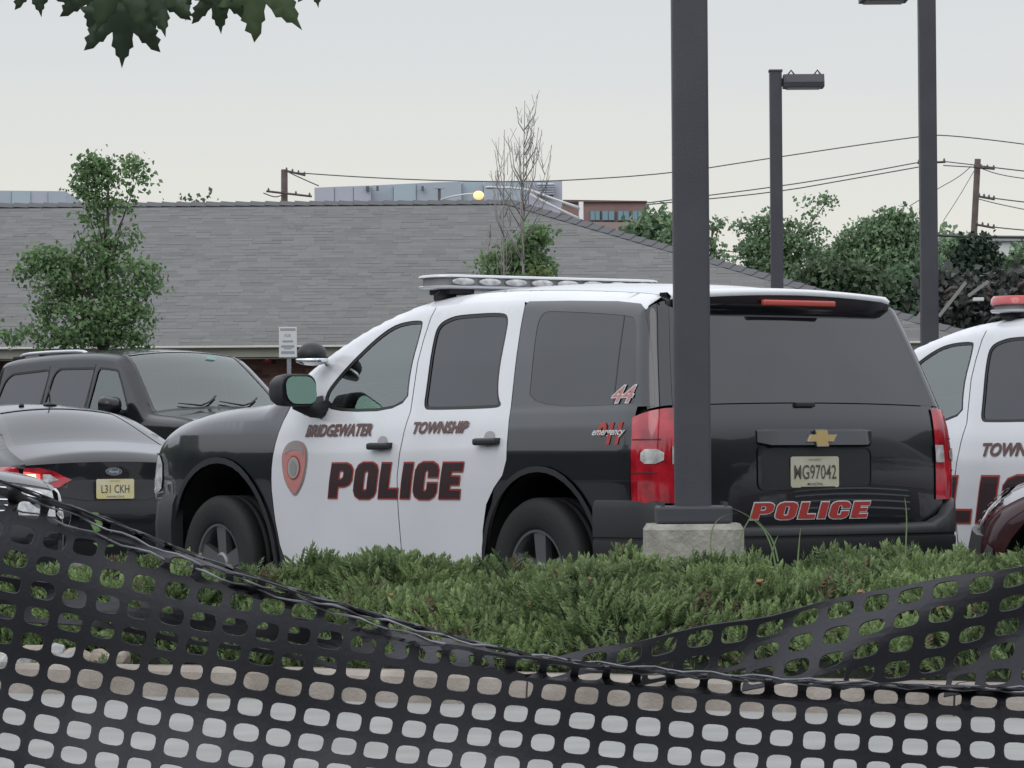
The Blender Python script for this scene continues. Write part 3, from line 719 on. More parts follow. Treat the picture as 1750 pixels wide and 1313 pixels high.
def handle_side(sh, parent, uz, sg):
    u, z = uz; P = sh.side([(u, z)], 0, sg)[0]
    bm = bmesh.new(); box(bm, (P[0], P[1]+.028*sg, P[2]-.004), (.20, .028, .036), bevel=.012); box(bm, (P[0]+.07, P[1]+.01*sg, P[2]), (.03, .04, .03)); box(bm, (P[0]-.08, P[1]+.01*sg, P[2]), (.03, .04, .03))
    bmobj('door_handle', bm, BPL, parent, True)
    cu = chaikin([(u+.05, z), (u+.045, z+.035), (u+.02, z+.05), (u-.02, z+.05), (u-.045, z+.035), (u-.05, z), (u-.03, z-.03), (u+.03, z-.03)], 1)
    sh.side_mesh('handle_cup', cu, MATS.get('handle_cup_grey') or mat('handle_cup_grey', (.36, .36, .37), .45), parent, off=.003, sides=(sg,), near=False, step=.03)
def mirror_win(sh, parent, w, sg, m):
    sh.side_mesh('window_seal', inset(w, -.002), SEAL, parent, [inset(w, .018)], off=-.004, sides=(sg,), step=.05, thick=.006)
    sh.side_mesh('window', inset(w, .010), m, parent, off=-.008, sides=(sg,), step=.08, thick=.0 if m is GL else .004)
def build_quarter(back, RA, edge):
    """outline of the rear quarter: along the rear door, over the top, down the rear edge, round the wheel arch"""
    top = [(1.36, 1.792), (1.0, 1.782), (.6, 1.764), (.40, 1.744), (.345, 1.716)]
    # rear side of the quarter follows a line just in front of the rear pillar glass, then the lamp
    rear = [(.25, 1.55), (.18, 1.38), (.135, 1.25), (.13, 1.232), (.222, 1.232), (.222, .762), (.10, .762), (.10, .44)]
    bl = [b for b in back if b[1] > .80][:-1]                      # from the arch up
    ar = [a for a in RA if a[1] > .425]                            # from rear foot (small x is last)
    ar = [a for a in ar]                                           # runs x large -> small? arc(-4..184): starts at +x
    return bl+top+rear+[(ar[-1][0], .44)]+ar[::-1][0:]+[]
# ------------------------------------------------------------------ the other parked cars
def simple_car(t, sh, paint, doors, windows, archs, wheels, glass=TINT, trim=BPL, sills=.0):
    """body skin with openings, door lines, panes, wheels"""
    edge = [tuple(p) for p in sh.E]
    bot = edge[0][1]; A = [a for cx, cz, r in archs[::-1] for a in arc(cx, cz, r, 0, 180, 18) if a[1] > bot]
    poly = edge[::1]+[(edge[-1][0], bot)]
    A = []
    for cx, cz, r in sorted(archs, key=lambda q: -q[0]):
        a0 = math.degrees(math.asin(max(-1, min(1, (bot-cz)/r)))); A += arc(cx, cz, r, a0, 180-a0, 18)
    b = sh.side_mesh('body', edge+A, paint, t, [inset(w, .0) for w, _ in windows], sides=(1, -1), step=.09, thick=.015)
    for w, g in windows:
        for sg in (1, -1):
            sh.side_mesh('window_frame', inset(w, -.012), SEAL, b, [inset(w, .012)], off=.001, sides=(sg,), step=.06, near=False)
            sh.side_mesh('window', inset(w, .006), g or glass, b, off=-.008, sides=(sg,), step=.1)
    for d in doors:
        L = inset_line(d, .004)
        for sg in (1, -1): sh.side_mesh('door_gap', L, INN, b, off=.0015, sides=(sg,), step=.08, near=False)
    for cx, cz, r in archs:
        for sg in (1, -1): liner(t, cx, cz, r*.99, float(sh.width(cx, cz))-.03, float(sh.width(cx, cz))-.4, sg)
    for (x, z, rad, wd) in wheels:
        for sg in (1, -1): wheel(t, x, (float(sh.width(x, z))-.02-wd/2)*sg, z, rad, wd, .64, sg, rim_m=ALU)
    underside(sh, t, edge[0][0]+.15, edge[-1][0]-.15, bot+.03, float(sh.width(2, .5))-.12)
    return b
def inset_line(L, w):
    L = chaikin(L, 1, False); n = len(L); a = []; b = []
    for i in range(n):
        d = np.array(L[min(i+1, n-1)])-np.array(L[max(i-1, 0)]); d = d/np.linalg.norm(d); q = np.array((-d[1], d[0]))*w
        a.append(tuple(np.array(L[i])+q)); b.append(tuple(np.array(L[i])-q))
    return a+b[::-1]
def rails(t, sh, z0, x0, x1, y, m, h=.05):
    for sg in (1, -1):
        bm = bmesh.new(); pts = []
        for i in range(13):
            f = i/12; k = min(1, min(f, 1-f)*9); pts.append((x0+(x1-x0)*f, y*sg, z0+h*k**.5+.012*math.sin(f*math.pi)))
        tube(bm, pts, .022, 8)
        for v in bm.verts: v.co.y = y*sg+(v.co.y-y*sg)*1.3
        r_ = bmobj('roof_rail', bm, m, t, True)
        for xx in (x0+.02, x1-.02):
            bm = bmesh.new(); box(bm, (xx, y*sg, z0+.015), (.20, .06, .055), bevel=.018); bmobj('rail_foot', bm, BPL, r_, True)
    for xx in (x0+.5, x1-.5):
        bm = bmesh.new(); tube(bm, [(xx, -y, z0+h-.012), (xx, y, z0+h-.012)], .014, 6); bmobj('cross_bar', bm, BPL, t, True)
def wipers(t, sh, p, m=BPL):
    for w0, w1 in ((.62, -.02), (-.02, -.62)):
        bm = bmesh.new(); q = sh.spine([p+.02, p+.13, p+.20, p+.12], [w0, w0-.25*abs(w0-w1), (w0+w1)/2, w1], .018)
        tube(bm, [tuple(a) for a in q], [.012, .010, .012, .006], 6); bmobj('wiper', bm, m, t, True)
def dmirror(t, x, y, z, s=1., m=BPL, sides=(1, -1), glass=True):
    for sg in sides:
        secs = [[(xx, (y+a)*sg, z+b) for a, b in rrect(w*s, h*s, min(w, h)*.38*s)] for xx, w, h in ((x, .21, .15), (x+.01, .23, .17), (x+.07, .22, .165), (x+.13, .15, .11), (x+.155, .08, .06))]
        mi = loft('door_mirror', secs, m, t)
        bm = bmesh.new(); tube(bm, [(x+.07, (y-.20)*sg, z-.09), (x+.07, (y-.05)*sg, z-.05)], [.035, .03], 8); bmobj('mirror_arm', bm, BPL, mi, True)
        mg = rrect(.19*s, .13*s, .05*s); mesh('mirror_glass', [(x-.003, (y+a)*sg, z+b) for a, b in mg], [tuple(range(len(mg)))], MIRG, mi)
# dark full-size SUV facing the camera's right ------------------------------------------------
def parked_suv():
    be = R(36); Y0 = 43.2
    t = thing('parked_suv', 'dark grey SUV with a silver roof rail and clear windscreen, parked beyond the sedan', 'SUV')
    E = [(.06, .42), (.02, .6), (.02, 1.2), (.10, 1.40), (.20, 1.80), (.28, 1.895), (1.2, 1.935), (2.2, 1.935), (2.78, 1.90), (2.97, 1.85), (3.35, 1.55), (3.70, 1.26), (3.82, 1.225),
         (4.4, 1.19), (4.85, 1.11), (5.06, 1.02), (5.14, .88), (5.20, .6), (5.15, .40)]
    wz = [(.38, .96), (.6, .985), (.9, 1.0), (1.1, .98), (1.22, .955), (1.28, .94), (1.8, .80), (1.98, .77)]
    sh = Shell(E, wz, .09, crown=[(.02, .6, .04), (.26, 1.8, .04), (1.2, 1.9, .05), (2.75, 1.87, .05), (3.3, 1.58, .08), (4.3, 1.20, .05), (5.1, .98, .07), (5.2, .5, .10)])
    W1 = [(3.36, 1.27), (3.10, 1.55), (2.93, 1.72), (2.50, 1.755), (2.46, 1.28)]; W2 = [(2.38, 1.28), (2.42, 1.755), (1.62, 1.765), (1.52, 1.70), (1.45, 1.285)]; W3 = [(1.36, 1.285), (1.42, 1.72), (1.36, 1.76), (.55, 1.73), (.42, 1.66), (.28, 1.29)]
    W = [(chaikin(resample(q, .16), 1), g) for q, g in ((W1, GLW), (W2, TINT), (W3, TINT))]
    b = simple_car(t, sh, PG, [[(2.42, 1.80), (2.42, 1.28), (2.42, .5)], [(1.40, 1.80), (1.41, 1.25), (1.50, 1.0), (1.5, .5)], [(3.42, 1.28), (3.45, .9), (3.42, .5)]], W, [(4.22, .42, .46), (1.12, .42, .46)], [(4.22, .40, .39, .25), (1.12, .40, .39, .25)])
    a, c = sh.at(2.86, 1.86), sh.at(3.72, 1.255)
    sh.spine_mesh('roof', sh.at(.30, 1.85), a, PG, t, thick=.02); sh.spine_mesh('tailgate', 0, sh.at(.30, 1.85), PG, t, thick=.02)
    sh.spine_mesh('windscreen', a+.02, c-.01, GLW, t, -.95, .95, off=-.006)
    for sg in (-1, 1): sh.spine_mesh('windscreen_pillar', a, c, PG, t, .95*sg, sg, n=3, thick=.02)
    sh.spine_mesh('cowl', c-.015, c+.06, BPL, t, off=-.004)
    sh.spine_mesh('hood', c+.06, sh.at(5.10, .97), PG, t, thick=.02); sh.spine_mesh('front_grille', sh.at(5.10, .97), sh.L[-1], BPL, t, thick=.02)
    for sg in (1, -1):
        sh.side_mesh('headlight', [(4.92, 1.0), (5.12, .96), (5.14, .80), (4.95, .80)], REFL, t, off=.006, sides=(sg,)); sh.spine_mesh('headlight', sh.at(5.11, .95), sh.at(5.15, .80), REFL, t, .6*sg, sg, off=.006, n=5)
    wipers(t, sh, c-.16 if 0 else c-.20)
    rails(t, sh, 1.90, .40, 2.05, .66, SILV); 
    dmirror(t, 3.20, 1.10, 1.33, 1.15, PG)
    for uz in ((2.60, 1.10), (1.62, 1.12)):
        for sg in (1, -1):
            P = sh.side([uz], .02, sg)[0]; bm = bmesh.new(); box(bm, P, (.2, .03, .04), bevel=.01); bmobj('door_handle', bm, PG, t, True)
    q = sh.spine([a+.16]*2, [.33, -.05], -.012)
    mesh('sticker', [(q[0][0], q[0][1]+dy, q[0][2]+dz) for dy, dz in ((0, 0), (.11, 0), (.11, .05), (0, .05))], [(0, 1, 2, 3)], PAPER, t)
    # cabin
    bm = bmesh.new()
    for yy in (.42, -.42):
        box(bm, (2.55, yy, 1.18), (.16, .48, .6), bevel=.06); box(bm, (2.5, yy, 1.55), (.12, .28, .18), bevel=.04); box(bm, (1.6, yy, 1.18), (.16, .6, .55), bevel=.06)
    bmobj('seats', bm, SEATM, t, True)
    bm = bmesh.new(); box(bm, (3.35, 0, 1.14), (.6, 1.6, .18), bevel=.05); bmobj('dashboard', bm, BPL, t, True)
    return t, sh, be
def place(t, sh_pt, px, py, Y, rz, zg=None):
    """put the car so that its own point sh_pt lies on the line of sight through (px, py) at distance Y"""
    c, s_ = math.cos(rz), math.sin(rz); P = at(px, py, Y)
    ox = P.x-(c*sh_pt[0]-s_*sh_pt[1]); oy = P.y-(s_*sh_pt[0]+c*sh_pt[1])
    z = P.z-sh_pt[2] if zg is None else zg
    t.location = (ox, oy, z); t.rotation_euler = (0, 0, rz)
def lot_z(y): return max(0, (y-29)*.0165)
# dark sedan, seen from behind -----------------------------------------------------------------
def parked_sedan():
    t = thing('parked_sedan', 'dark sedan seen from behind with its left tail light glowing, yellow plate L31 CKH', 'car')
    E = [(.10, .26), (.03, .35), (.0, .5), (.02, .62), (.05, .80), (.055, .90), (.03, .945), (.07, .975), (.30, 1.03), (.62, 1.11), (1.10, 1.29), (1.40, 1.365), (1.8, 1.405), (2.2, 1.41), (2.55, 1.37), (3.1, 1.17), (3.5, .99), (3.62, .95),
         (4.2, .88), (4.6, .76), (4.78, .62), (4.85, .45), (4.80, .25)]
    wz = [(.22, .88), (.4, .915), (.62, .925), (.8, .915), (.93, .88), (1.0, .85), (1.3, .67), (1.42, .60)]
    sh = Shell(E, wz, .12, crown=[(.0, .5, .07), (.06, .9, .08), (.6, 1.1, .04), (1.2, 1.31, .05), (2., 1.41, .045), (3., 1.2, .08), (4.2, .88, .06), (4.8, .6, .15)], taper=(3.9, .95, .15, .7, .7, .09))
    W1 = [(3.05, 1.03), (2.70, 1.20), (2.35, 1.29), (2.12, 1.30), (2.08, 1.02)]; W2 = [(2.0, 1.02), (2.05, 1.30), (1.75, 1.30), (1.40, 1.26), (1.02, 1.12), (1.05, 1.06), (1.25, 1.02)]
    b = simple_car(t, sh, PD, [[(2.04, 1.33), (2.04, 1.0), (2.06, .3)], [(1.0, 1.1), (1.02, .9), (1.3, .6), (1.35, .3)], [(3.15, .98), (3.2, .7), (3.12, .3)]],
                   [(chaikin(W1, 1), GLW), (chaikin(W2, 1), TINT)], [(3.88, .33, .36), (1.03, .33, .36)], [(3.88, .33, .33, .22), (1.03, .33, .33, .22)])
    g0, g1 = sh.at(.55, 1.09), sh.at(1.40, 1.365); w0, w1 = sh.at(2.50, 1.38), sh.at(3.52, .985)
    sh.spine_mesh('rear_window', g0, g1, MATS.get('back_glass') or mat('back_glass', (.020, .022, .026), .08, spec=.6), t, -.90, .90, off=-.004)
    for sg in (-1, 1): sh.spine_mesh('rear_pillar', g0, g1, PD, t, .90*sg, sg, n=4, thick=.02)
    sh.spine_mesh('roof', g1, w0, PD, t, thick=.02)
    mesh_grid = sh.spine_mesh('rear_window_seal', g1-.004, g1+.014, SEAL, t, -.9, .9, off=.0025)
    sh.spine_mesh('windscreen', w0, w1, GLW, t, -.93, .93, off=-.004)
    for sg in (-1, 1): sh.spine_mesh('windscreen_pillar', w0, w1, PD, t, .93*sg, sg, n=3, thick=.02)
    sh.spine_mesh('hood', w1, sh.at(4.66, .72), PD, t, thick=.02); sh.spine_mesh('front_bumper', sh.at(4.66, .72), sh.L[-1], PD, t, thick=.02)
    pl = sh.at(.045, .945)
    sh.spine_mesh('boot_lid', pl, g0, PD, t, thick=.02)
    lid = sh.spine_mesh('boot_face', sh.at(.04, .63), pl, PD, t, off=-.004, thick=.02, n=36)
    bump = sh.spine_mesh('rear_bumper', sh.L[0], sh.at(.03, .62), PD, t, off=.012, thick=.03, n=30)
    zz = lambda z: sh.at(.04, z)
    # plate pocket
    pk = [(-.46, zz(.665)), (.46, zz(.665)), (.40, zz(.82)), (.26, zz(.845)), (-.26, zz(.845)), (-.40, zz(.82))]
    sh.spine_poly('plate_recess', chaikin(pk, 1), MATS['recess_charcoal'], lid, off=.003)
    sh.spine_mesh('lower_diffuser', sh.L[0], sh.at(.03, .40), BPL, t, -.8, .8, off=.02)
    # emblem
    c0 = sh.spine([zz(.893)], [0], 0)[0]
    for k, (a, b_, m_, o_) in enumerate(((.068, .031, CHR, .008), (.058, .024, MATS.get('emblem_blue_grey') or mat('emblem_blue_grey', (.12, .15, .19), .3, metal=.4), .012))):
        el = [(c0[0]-o_, c0[1]+a*math.cos(q), c0[2]+b_*math.sin(q)) for q in np.linspace(0, 2*math.pi, 29)[:-1]]
        el2 = [(x+.01, y, z) for x, y, z in el]; n = len(el)
        mesh('emblem', el+el2, [tuple(range(n)), tuple(range(n, 2*n))[::-1]]+[(i, (i+1) % n, n+(i+1) % n, n+i) for i in range(n)], m_, lid)
    Q, F = text2d('Ford', .026, shear=.35, bold=.02); Q = Q*[1.15, 1]-[Q[:, 0].max()*.575, .013]
    mesh('emblem_script', [(c0[0]-.014, -a, c0[2]+b_) for a, b_ in Q], F, SILV, lid)
    plate_obj(t, (float(c0[0])-.045, .0, .765), .305, .152, 'L31 CKH', PLATE2, .062, 'GARDEN STATE', 'NEW JERSEY')
    # tail lamps: pointed inwards, sweeping round the corner
    for sg in (1, -1):
        P_ = [(.36*sg, zz(.815)), (.44*sg, zz(.775)), (.56*sg, zz(.80)), (.745*sg, zz(.815)), (.745*sg, zz(.925)), (.60*sg, zz(.915)), (.50*sg, zz(.885))]
        P_ = [(.33*sg, zz(.845)), (.43*sg, zz(.775)), (.50*sg, zz(.775)), (.60*sg, zz(.80)), (.70*sg, zz(.815)), (.70*sg, zz(.928)), (.58*sg, zz(.925)), (.46*sg, zz(.895))]
        la = sh.spine_poly('tail_light', P_, RED, t, off=.008, step=.03)
        o = sh.side_mesh('tail_light_wrap', [(.30, .93), (.052, .935), (.052, .80), (.12, .81), (.22, .86)], RED, la, off=.008, sides=(sg,), step=.03)
        sh.spine_poly('reversing_lamp', [(.435*sg, zz(.845)), (.53*sg, zz(.815)), (.555*sg, zz(.83)), (.555*sg, zz(.888)), (.50*sg, zz(.878))], REFL, la, off=.013, step=.03)
        lit = sh.spine_poly('lit_lamp', [(.575*sg, zz(.835)), (.70*sg, zz(.84)), (.70*sg, zz(.895)), (.575*sg, zz(.885))], REDLIT if sg > 0 else RED, la, off=.013, step=.03)
        if sg > 0: sh.spine_poly('lamp_core', [(.60*sg, zz(.85)), (.67*sg, zz(.853)), (.68*sg, zz(.88)), (.61*sg, zz(.873))], AMB, la, off=.016, step=.02)
    # aerial and camera on the roof
    ra = sh.at(1.62, 1.39); p = sh.spine([ra], [-.06], 0)[0]
    bm = bmesh.new(); tube(bm, [p, p+np.array((-.0, 0, .012)), p+np.array((0, 0, .03))], [.06, .05, .02], 12); tube(bm, [p+np.array((0, 0, .02)), p+np.array((.02, 0, .16))], .006, 6); bmobj('aerial', bm, BPL, t, True)
    p = sh.spine([ra], [.42], 0)[0]; bm = bmesh.new(); tube(bm, [p, p+np.array((0, 0, .02))], [.025, .018], 10); bmobj('roof_stud', bm, BPL, t, True)
    dmirror(t, 2.85, 1.0, .98, .9, PD)
    bm = bmesh.new()
    for yy in (.38, -.38): box(bm, (2.1, yy, .9), (.16, .45, .5), bevel=.06); box(bm, (2.05, yy, 1.2), (.1, .25, .15), bevel=.04)
    box(bm, (1.2, 0, .9), (.15, 1.2, .4), bevel=.05); bmobj('seats', bm, SEATM, t, True)
    bm = bmesh.new(); box(bm, (1.8, 0, .7), (3, 1.5, .04)); bmobj('cabin_floor', bm, INN, t)
    return t, sh
# dark car nosing in from the left, only its front corner in the picture ------------------------
def nose_car(name, label, paint, E, wz, lamps=True, cat='car', grey_bumper=False, fw=(3.98, .35, .40, .35)):
    t = thing(name, label, cat)
    sh = Shell(E, wz, .09, crown=[(.0, .5, .07), (.1, .9, .06), (.7, 1.1, .04), (2., 1.41, .045), (3.1, 1.2, .08), (4.2, .95, .05), (4.8, .8, .10), (4.9, .4, .12)], taper=(4.1, .8, .09, .6, .6, .08))
    W1 = [(3.15, 1.10), (2.75, 1.28), (2.40, 1.36), (2.16, 1.37), (2.12, 1.09)]; W2 = [(2.04, 1.09), (2.09, 1.37), (1.75, 1.37), (1.40, 1.33), (1.10, 1.20), (1.10, 1.10)]
    b = simple_car(t, sh, paint, [[(2.08, 1.4), (2.08, 1.05), (2.1, .3)], [(1.05, 1.1), (1.1, .9), (1.35, .6), (1.4, .3)], [(3.25, 1.03), (3.3, .7), (3.25, .3)]],
                   [(chaikin(W1, 1), GLW), (chaikin(W2, 1), TINT)], [fw[:3], (1.08, .35, .40)], [(fw[0], fw[3], fw[3], .23), (1.08, .35, .35, .23)])
    g0, g1 = sh.at(.60, 1.13), sh.at(1.35, 1.42); w0, w1 = sh.at(2.50, 1.45), sh.at(3.55, 1.04)
    sh.spine_mesh('boot_lid', 0, g0, paint, t, thick=.02); sh.spine_mesh('rear_window', g0, g1, TINT, t); sh.spine_mesh('roof', g1, w0, paint, t, thick=.02)
    sh.spine_mesh('windscreen', w0, w1, GLW, t)
    ph = sh.at(4.80, .88)
    sh.spine_mesh('hood', w1, ph, paint, t, thick=.02)
    f0, f1 = ph, sh.at(4.90, .66)
    sh.spine_mesh('front_panel', f0, f1, paint, t, off=-.003, thick=.02)
    sh.spine_mesh('grille', f0+.025, f1-.015, MATS.get('grille_black') or mat('grille_black', (.012, .012, .014), .5), t, -.50, .50, off=.004)
    for k in range(5): sh.spine_mesh('grille_bar', f0+.045+.035*k, f0+.052+.035*k, CHR, t, -.48, .48, off=.012, n=12)
    sh.spine_mesh('front_bumper', f1, sh.L[-1], GPL if grey_bumper else paint, t, off=.03, thick=.04)
    for sg in (1, -1):
        if grey_bumper:
            la = sh.spine_mesh('headlight', f0+.05, f1-.03, REFL, t, .56*sg, .80*sg, off=.006, n=8); sh.side_mesh('bumper_side', [(4.845, .44), (4.835, .60), (4.86, .62), (4.89, .55), (4.90, .46), (4.89, .36), (4.86, .34)], GPL, t, off=.014, sides=(sg,)); continue
        la = sh.spine_mesh('headlight', f0+.03, f1-.004, REFL, t, .56*sg, sg, off=.008, n=8)
        sh.side_mesh('headlight_wrap', [(4.64, .86), (4.80, .865), (4.895, .66), (4.72, .66)], REFL, la, off=.008, sides=(sg,), step=.04)
        pc = sh.spine([(f0+f1)/2+.005], [.78*sg], .0)[0]
        bm = bmesh.new(); bmesh.ops.create_uvsphere(bm, u_segments=16, v_segments=8, radius=1, matrix=Matrix.Translation(pc) @ Matrix.Diagonal((.03, .085, .07, 1))); bmobj('lamp_reflector', bm, CHR, la, True)
    dmirror(t, 2.95, 1.02, 1.06, .95, paint)
    wipers(t, sh, w1-.05)
    bm = bmesh.new(); box(bm, (1.8, 0, .75), (3, 1.5, .04)); bmobj('cabin_floor', bm, INN, t)
    return t, sh
# ------------------------------------------------------------------ ground, road, kerbs
ASPH = mat('asphalt', (.115, .117, .122), .85, noise=(.7, (.085, .087, .09)), bump=(60, .4))
CONC = mat('road_concrete', (.245, .245, .236), .85, noise=(2.6, (.315, .315, .304)), bump=(120, .35))
KERB = mat('kerb_concrete', (.25, .215, .185), .85, noise=(5, (.37, .33, .295)), bump=(70, .5))
GRND = mat('ground_grass', (.05, .075, .03), .95, noise=(.4, (.08, .09, .045)))
SOIL = mat('mulch', (.035, .025, .02), .95, noise=(12, (.07, .05, .04)), bump=(40, .8, .03))
tag(mesh('ground', [(-900, -900, -.35), (900, -900, -.35), (900, 1500, -.35), (-900, 1500, -.35)], [(0, 1, 2, 3)], GRND), kind='structure')
def fy(x): return 15.2-.5*x                    # front kerb line of the planting bed
def by(x): return 17.75-.08*x                  # back edge of the bed
V = [(x, y, lot_z(y)) for y in (14.2, 29, 60, 140) for x in (-60, 60)]
V[0] = (-60, 12, 0); V[1] = (60, 12, 0)
xs = np.linspace(-7, 6.5, 28)
lz = lambda x: -min(.11, .027*max(0, x-1.3))
V = [(-60, by(-7), 0)]+[(x, by(x), lz(x)) for x in xs]+[(60, by(6.5), lz(9))]; n = len(V)
V += [(x, 29, lz(x)) for x, _, _ in V]; V += [(-60, 140, lot_z(140)), (60, 140, lot_z(140))]
F = [(i, i+1, n+i+1, n+i) for i in range(n-1)]+[(n, )+tuple(range(n+1, 2*n))+(2*n+1, 2*n)]
F[-1] = tuple(range(n, 2*n))+(2*n+1, 2*n)
tag(mesh('parking_lot', V, F, ASPH), kind='structure')
V = [(-60, fy(-60), 0), (40, fy(40)-0, 0)]
tag(mesh('road', [(-26, -8, 0), (26, -8, 0), (26, fy(26)+.02, 0), (-26, fy(-26)+.02, 0)], [(0, 1, 2, 3)], CONC), kind='structure')
tag(mesh('verge', [(-26.0, fy(-26)+.02, -.004), (26, fy(26)+.02, -.004), (60, fy(26), -.004), (60, 17, -.004), (-60, 18.3, -.004), (-60, fy(-26), -.004)], [(0, 1, 2, 3, 4, 5)], SOIL), kind='structure')
def kerb(name, f, x0, x1, seg, into, hgt=.125, wid=.16):
    root = thing(name, *(('low tan concrete kerb along the front of the juniper bed beside the pale road', 'kerb') if name == 'front_kerb' else ('concrete kerb behind the juniper bed along the parking lot', 'kerb')))
    root['kind'] = 'structure'
    x = x0; sl = (f(1)-f(0)); L = math.hypot(1, sl); tx, ty = 1/L, sl/L; nx, ny = (-ty*into, tx*into)
    while x < x1:
        xe = x+seg/L; g = .004; a = (x+g, f(x+g)); b = (xe-g, f(xe-g)); dz = random.uniform(-.003, .003)
        pr = [(-.006, -.05), (.0, .06), (.008, hgt-.022), (.028, hgt-.004), (.05, hgt), (wid, hgt), (wid, -.05)]
        secs = [[(px+nx*o, py+ny*o, z+dz) for o, z in pr] for px, py in (a, b)]
        V = secs[0]+secs[1]; m = len(pr); F = [(i, (i+1) % m, m+(i+1) % m, m+i) for i in range(m)]+[tuple(range(m))[::-1], tuple(range(m, 2*m))]
        if into < 0: F = [q[::-1] for q in F]
        mesh('kerbstone', V, F, KERB, root); x = xe
kerb('front_kerb', fy, -8.0, 3.3, 1.8, 1)
kerb('back_kerb', by, -7.0, 3.0, 3.0, -1)
bx = np.linspace(-7, 3.25, 40)
V = [(x, fy(x)+.14, .10) for x in bx]+[(x, max(by(x)-.12, fy(x)+.2), .12) for x in bx]
tag(mesh('planting_soil', V, [(i, i+1, 41+i, 40+i) for i in range(39)], SOIL, None, True), kind='structure')
# ------------------------------------------------------------------ junipers in the bed
def vnoise(x, y, sc, seed=0):
    r = np.random.default_rng(seed).random((64, 64)); x = x*sc+100; y = y*sc+100
    xi = np.floor(x).astype(int); yi = np.floor(y).astype(int); fx = x-xi; fy_ = y-yi; fx = fx*fx*(3-2*fx); fy_ = fy_*fy_*(3-2*fy_)
    g = lambda a, b: r[a % 64, b % 64]
    return (g(xi, yi)*(1-fx)+g(xi+1, yi)*fx)*(1-fy_)+(g(xi, yi+1)*(1-fx)+g(xi+1, yi+1)*fx)*fy_
def bed_h(x, y):
    d0 = (y-(15.2-.5*x))/1.118-.10-.42*np.clip((-x-1.55)/.25, 0, 1); d1 = (17.75-.08*x)-y
    k = np.clip(d0/.75, 0, 1)**.5*np.clip(d1/.25+.45, 0, 1)
    m = .29+.15*vnoise(x, y, 1.3, 1)+.17*vnoise(x, y, 3.4, 2)+.10*vnoise(x, y, 8, 3)-.17
    m = m+.15*np.clip((-x-2.0)/.7, 0, 1)-.07*np.clip((-x-.3)/.8, 0, 1)-.05*np.clip((x-.6)/.8, 0, 1)
    return .10+(.08+m)*k
nT = 62000
X = rng.uniform(-4.6, 3.2, nT); f = rng.random(nT)**.9; y0 = 15.2-.5*X+.13; y1 = 17.75-.08*X-.02; Y = y0+(y1-y0)*f
H = bed_h(X, Y); dep = rng.random(nT)**2.2*.16
e = .04; gx = (bed_h(X+e, Y)-H)/e; gy = (bed_h(X, Y+e)-H)/e
nrm = np.c_[-gx, -gy, np.ones(nT)]; nrm /= np.linalg.norm(nrm, axis=1)[:, None]
base = np.c_[X, Y, H-.02]-nrm*dep[:, None]
ang = rng.uniform(0, 2*np.pi, nT); lean = vnoise(X, Y, 2.1, 5)*2*np.pi
D = nrm*.75+np.c_[np.cos(ang), np.sin(ang), np.zeros(nT)]*.55+np.c_[np.cos(lean*2), np.sin(lean*2), np.full(nT, .35)]*.5
D /= np.linalg.norm(D, axis=1)[:, None]
ln = rng.uniform(.035, .085, nT)
sd_ = np.cross(D, rng.normal(size=(nT, 3))); sd_ /= np.linalg.norm(sd_, axis=1)[:, None]
Vs = []; Fs = []; fc = []
cl = vnoise(X, Y, 3.2, 8)*.6+vnoise(X, Y, 9, 9)*.55+rng.random(nT)*.3-.30
cnt = 0
for k in range(7):                             # seven needle sprays per twig, alternately to both sides
    q = .12+.13*k; s_ = 1 if k % 2 else -1
    a = base+D*(ln*q)[:, None]; spread = (.55-.05*k)*s_
    if k == 6: spread = 0
    tip = a+(D*(.55)+sd_*spread)*ln[:, None]*(.75-.04*k)
    w = np.cross(D, sd_)*.10*ln[:, None]+sd_*.05*ln[:, None]
    Vs.append(np.stack([a-w, a+w, tip], 1).reshape(-1, 3)); fc.append(np.repeat(np.clip(cl+k*.045, 0, 1), 3))
Vv = np.vstack(Vs); Fv = np.arange(len(Vv)).reshape(-1, 3)
JUN = varymat('juniper_green', (.032, .056, .026), (.255, .345, .145), .6, trans=.25, attr='fac')
pick = (vnoise(X, Y, 5.5, 21) > .84) & (rng.random(nT) < .35)            # dead brown sprays
pk = np.repeat(np.tile(pick, 7), 3); fcv = np.concatenate(fc)
Vd = Vv[pk]; Vv = Vv[~pk]; fcv = fcv[~pk]
tag(npmesh('dead_juniper_sprays', Vd, np.arange(len(Vd)).reshape(-1, 3), varymat('juniper_dead', (.10, .075, .045), (.20, .165, .11), .8)), 'dry brown sprays scattered through the juniper bed', 'juniper', kind='stuff')
Fv = np.arange(len(Vv)).reshape(-1, 3)
jo = npmesh('juniper_ground_cover', Vv, Fv, JUN, None, fac=fcv); tag(jo, 'low spreading green junipers filling the planting bed in front of the police SUV', 'juniper', kind='stuff')
# dark sheet inside the junipers, its near-black colour painting shade into the gaps
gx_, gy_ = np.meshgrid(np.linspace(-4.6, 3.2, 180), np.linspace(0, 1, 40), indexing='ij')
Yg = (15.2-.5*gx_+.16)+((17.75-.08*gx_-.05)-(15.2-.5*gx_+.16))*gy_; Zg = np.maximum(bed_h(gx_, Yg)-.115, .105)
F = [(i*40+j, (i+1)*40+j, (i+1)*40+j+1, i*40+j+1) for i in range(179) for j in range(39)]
tag(mesh('juniper_gap_shade', np.c_[gx_.ravel(), Yg.ravel(), Zg.ravel()], F, mat('gap_shade_dark', (.012, .016, .008), .95, bump=(30, 1, .05)), None, True), 'dark sheet under the juniper foliage, painting shade into the gaps', 'juniper', kind='stuff')
